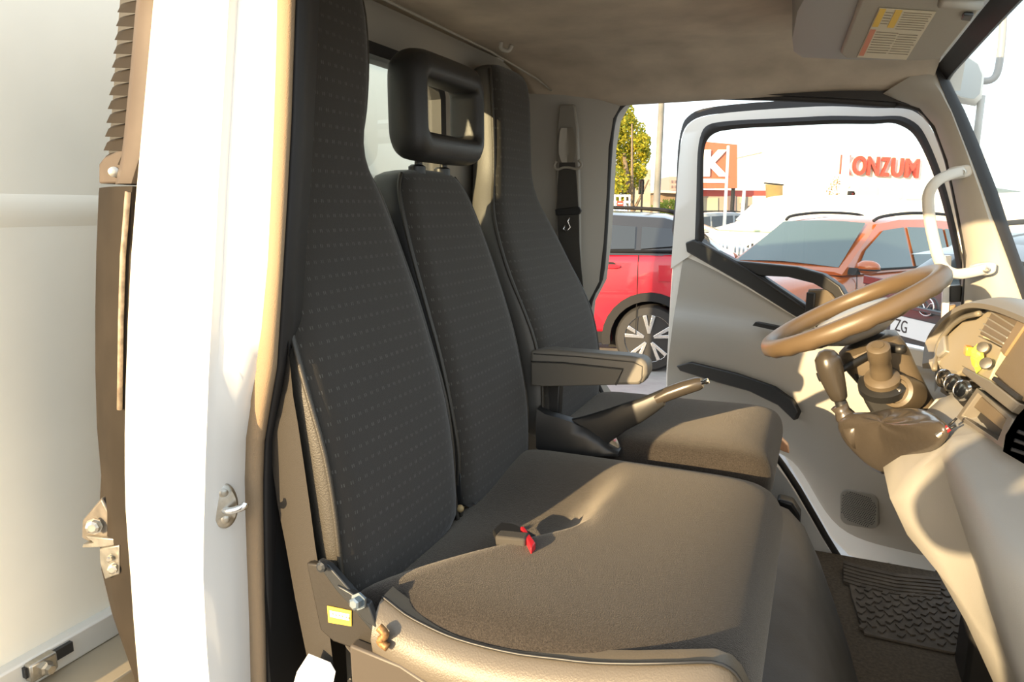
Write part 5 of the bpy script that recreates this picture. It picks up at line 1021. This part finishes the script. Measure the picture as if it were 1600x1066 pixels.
# dusty tent/roof at right
tn = thing('pale_awning', pD(1590, 325, 20), 'pale sloping awning roof below the hill seen through the windscreen', 'awning')
MB().prism([fx(1556, 336, 20), fx(1606, 300, 20), fx(1660, 310, 20), g0(fx(1660, 345, 20)), g0(fx(1560, 345, 20))], fd * 3).build('canvas', mat('awning_canvas', (.78, .70, .58), .7), tn)
# tree
tb = pD(985, 335, 19); tb.z = 0
tree = thing('leafy_tree', tb, 'yellow green leafy tree above the red car roof', 'tree')
crown_c = pD(975, 240, 19)
MB().tube([tb, tb + V((.05, 0, 1.4)), crown_c], [.14, .11, .05], 10).build('trunk', mat('bark', (.16, .12, .08), .9, var=.3, scale=12), tree, smooth=True)
for q in range(5):
    a = q * 1.3; MB().tube([tb + V((.05, 0, 1.5)), crown_c + V((math.cos(a) * .7, math.sin(a) * .6, (q - 2) * .35))], [.05, .02], 6).build('branch', mat('bark'), tree, smooth=True)
lv = MB(); rnd = random.Random(3); blobs = [(945, 185, .85), (972, 178, .38), (985, 212, .50), (1003, 222, .26), (960, 228, .75), (993, 246, .42), (950, 262, .80), (1008, 240, .18), (985, 276, .42), (945, 290, .7), (970, 296, .36), (1000, 268, .20), (925, 220, 1.0), (985, 190, .2)]
lmi = []
for bx_, by_, br_ in blobs:
    c_ = pD(bx_, by_, 19 + rnd.uniform(-.3, .5))
    for q in range(int(1500 * br_)):
        d = V((rnd.gauss(0, 1), rnd.gauss(0, 1), rnd.gauss(0, 1))).normalized() * (br_ * .95 * rnd.uniform(.35, 1.0) ** .6); p = c_ + d
        u = V((rnd.gauss(0, 1), rnd.gauss(0, 1), rnd.gauss(0, 1))).normalized(); v = u.orthogonal().normalized(); s = rnd.uniform(.035, .065)
        lv.add([p - u * s, p + v * s * .6, p + u * s, p - v * s * .6], [(0, 1, 2, 3)], rnd.choice((0, 0, 1)))
def leafm(n_, c_):
    m = mat(n_, c_, .6); nd = m.node_tree.nodes; b_ = nd['Principled BSDF']; tl = nd.new('ShaderNodeBsdfTranslucent'); tl.inputs[0].default_value = (*c_, 1); ms = nd.new('ShaderNodeMixShader'); ms.inputs[0].default_value = .45
    m.node_tree.links.new(b_.outputs[0], ms.inputs[1]); m.node_tree.links.new(tl.outputs[0], ms.inputs[2]); m.node_tree.links.new(ms.outputs[0], nd['Material Output'].inputs[0]); return m
lo_ = lv.build('foliage', [leafm('leaf_yellow', (.46, .41, .03)), leafm('leaf_green', (.18, .23, .025))], tree)
# shrubs behind the fence and two far pedestrians
def shrub(name, label, px, py, D, r, m, n_=500):
    c_ = pD(px, py, D); b_ = MB()
    for q in range(n_):
        d = V((rnd.gauss(0, 1), rnd.gauss(0, 1), rnd.gauss(0, 1))).normalized(); d = V((d.x * r[0], d.y * r[0], d.z * r[1])) * rnd.uniform(.5, 1); p = c_ + d; u = V((rnd.gauss(0, 1), rnd.gauss(0, 1), rnd.gauss(0, 1))).normalized(); v = u.orthogonal().normalized(); s = r[0] * .10
        b_.add([p - u * s, p + v * s * .6, p + u * s, p - v * s * .6], [(0, 1, 2, 3)])
    t = thing(name, V((c_.x, c_.y, 0)), label, 'shrub'); b_.build('foliage', m, t); MB().cyl((c_.x, c_.y, 0), c_, r[0] * .08, n=6).build('stem', mat('bark'), t)
shrub('hedge_shrub', 'green hedge shrub between the street pole and the open door', 1045, 326, 22, (.55, .28), MATS['leaf_green'])
shrub('dry_shrub', 'dry brown young tree beside the signal pole before the store', 1308, 302, 30, (.5, .75), mat('leaf_dry', (.26, .16, .07), .8), 300)
def person(name, label, px, D, top, low):
    base = pD(px, 337, D); base.z = 0; t = thing(name, base, label, 'person'); X = V((math.cos(YAW), math.sin(YAW), 0)); k = 1.72 / 1.75
    jo = {'pel': (0, .95), 'chest': (0, 1.32), 'neck': (0, 1.5), 'head': (0, 1.62), 'top': (0, 1.74), 'kl': (-.10, .5), 'fl': (-.13, .02), 'kr': (.11, .5), 'fr': (.17, .02), 'sl': (-.19, 1.42), 'el': (-.25, 1.12), 'hl': (-.24, .86), 'sr': (.19, 1.42), 'er': (.26, 1.12), 'hr': (.24, .86)}
    nm = list(jo); vs = [base + X * (x * k) + V((0, 0, z * k)) for x, z in jo.values()]; E = [('pel', 'chest'), ('chest', 'neck'), ('neck', 'head'), ('head', 'top'), ('pel', 'kl'), ('kl', 'fl'), ('pel', 'kr'), ('kr', 'fr'), ('chest', 'sl'), ('sl', 'el'), ('el', 'hl'), ('chest', 'sr'), ('sr', 'er'), ('er', 'hr')]
    me = bpy.data.meshes.new('body'); me.from_pydata([tuple(v) for v in vs], [(nm.index(a), nm.index(b)) for a, b in E], []); o = bpy.data.objects.new('body', me); COL.objects.link(o); me.materials.append(top)
    sk = o.modifiers.new('skin', 'SKIN'); rad = dict(pel=.14, chest=.15, neck=.055, head=.10, top=.07, kl=.075, fl=.05, kr=.075, fr=.05, sl=.07, el=.05, hl=.04, sr=.07, er=.05, hr=.04)
    for i, n_ in enumerate(nm): me.skin_vertices[0].data[i].radius = (rad[n_],) * 2
    me.skin_vertices[0].data[0].use_root = True; o.modifiers.new('sub', 'SUBSURF').levels = 1; attach(o, t)
    MB().loft([[base + X * (.15 * k * s * math.cos(a)) + fd * (.11 * s * math.sin(a)) + V((0, 0, z)) for a in [2 * math.pi * q / 12 for q in range(12)]] for z, s in ((.55, 1.25), (.75, 1.15), (.98, 1.08))]).build('trousers', low, t, smooth=True)
    MB().ball(base + V((0, 0, 1.68)) + fd * .02, .105, 12, 8).build('hair', mat('dark_hair', (.05, .035, .025), .8), t, smooth=True)
CL1, CL2 = mat('cloth_blue', (.12, .16, .32), .8), mat('cloth_dark', (.06, .06, .07), .8)
person('person', 'person in a blue top standing far off near the shop front', 1170, 33, CL1, CL2)
person('person', 'person in pale clothes standing left of the one in blue by the shop front', 1160, 35, mat('cloth_pale', (.6, .5, .45), .8), CL2)
person('person', 'person in dark clothes standing near the white van roof by the shop front', 1187, 35, CL2, CL1)

# person with the camera, standing at the open passenger doorway (casts the shade over the near dash)
pb0 = V((-.165, -1.17, 0)); pt = thing('person', pb0, 'person in dark clothes holding up a camera outside the passenger doorway', 'person')
jo = [('pel', 0, 0, .95, .18), ('chest', 0, .02, 1.32, .19), ('neck', 0, .04, 1.50, .06), ('head', 0, .07, 1.62, .095), ('top', 0, .07, 1.72, .07), ('kl', -.10, .02, .5, .075), ('fl', -.12, 0, .03, .05), ('kr', .11, .02, .5, .075), ('fr', .13, 0, .03, .05), ('sl', -.20, .04, 1.42, .07), ('el', -.28, .12, 1.36, .06), ('hl', -.02, .30, 1.56, .04), ('sr', .20, .04, 1.42, .07), ('er', .34, .12, 1.36, .06), ('hr', .20, .32, 1.56, .04)]
nm = [j[0] for j in jo]; E_ = [('pel', 'chest'), ('chest', 'neck'), ('neck', 'head'), ('head', 'top'), ('pel', 'kl'), ('kl', 'fl'), ('pel', 'kr'), ('kr', 'fr'), ('chest', 'sl'), ('sl', 'el'), ('el', 'hl'), ('chest', 'sr'), ('sr', 'er'), ('er', 'hr')]
me = bpy.data.meshes.new('body'); me.from_pydata([tuple(pb0 + V((x, y, z * 1.07))) for _, x, y, z, r in jo], [(nm.index(a), nm.index(b)) for a, b in E_], [])
o = bpy.data.objects.new('body', me); COL.objects.link(o); me.materials.append(CL2); o.modifiers.new('skin', 'SKIN'); o.modifiers.new('sub', 'SUBSURF').levels = 1
for i, j in enumerate(jo): me.skin_vertices[0].data[i].radius = (j[4],) * 2
me.skin_vertices[0].data[0].use_root = True; attach(o, pt)
MB().ball(pb0 + V((0, .04, 1.80)), (.10, .11, .11), 14, 9).build('hair', mat('dark_hair'), pt, smooth=True)
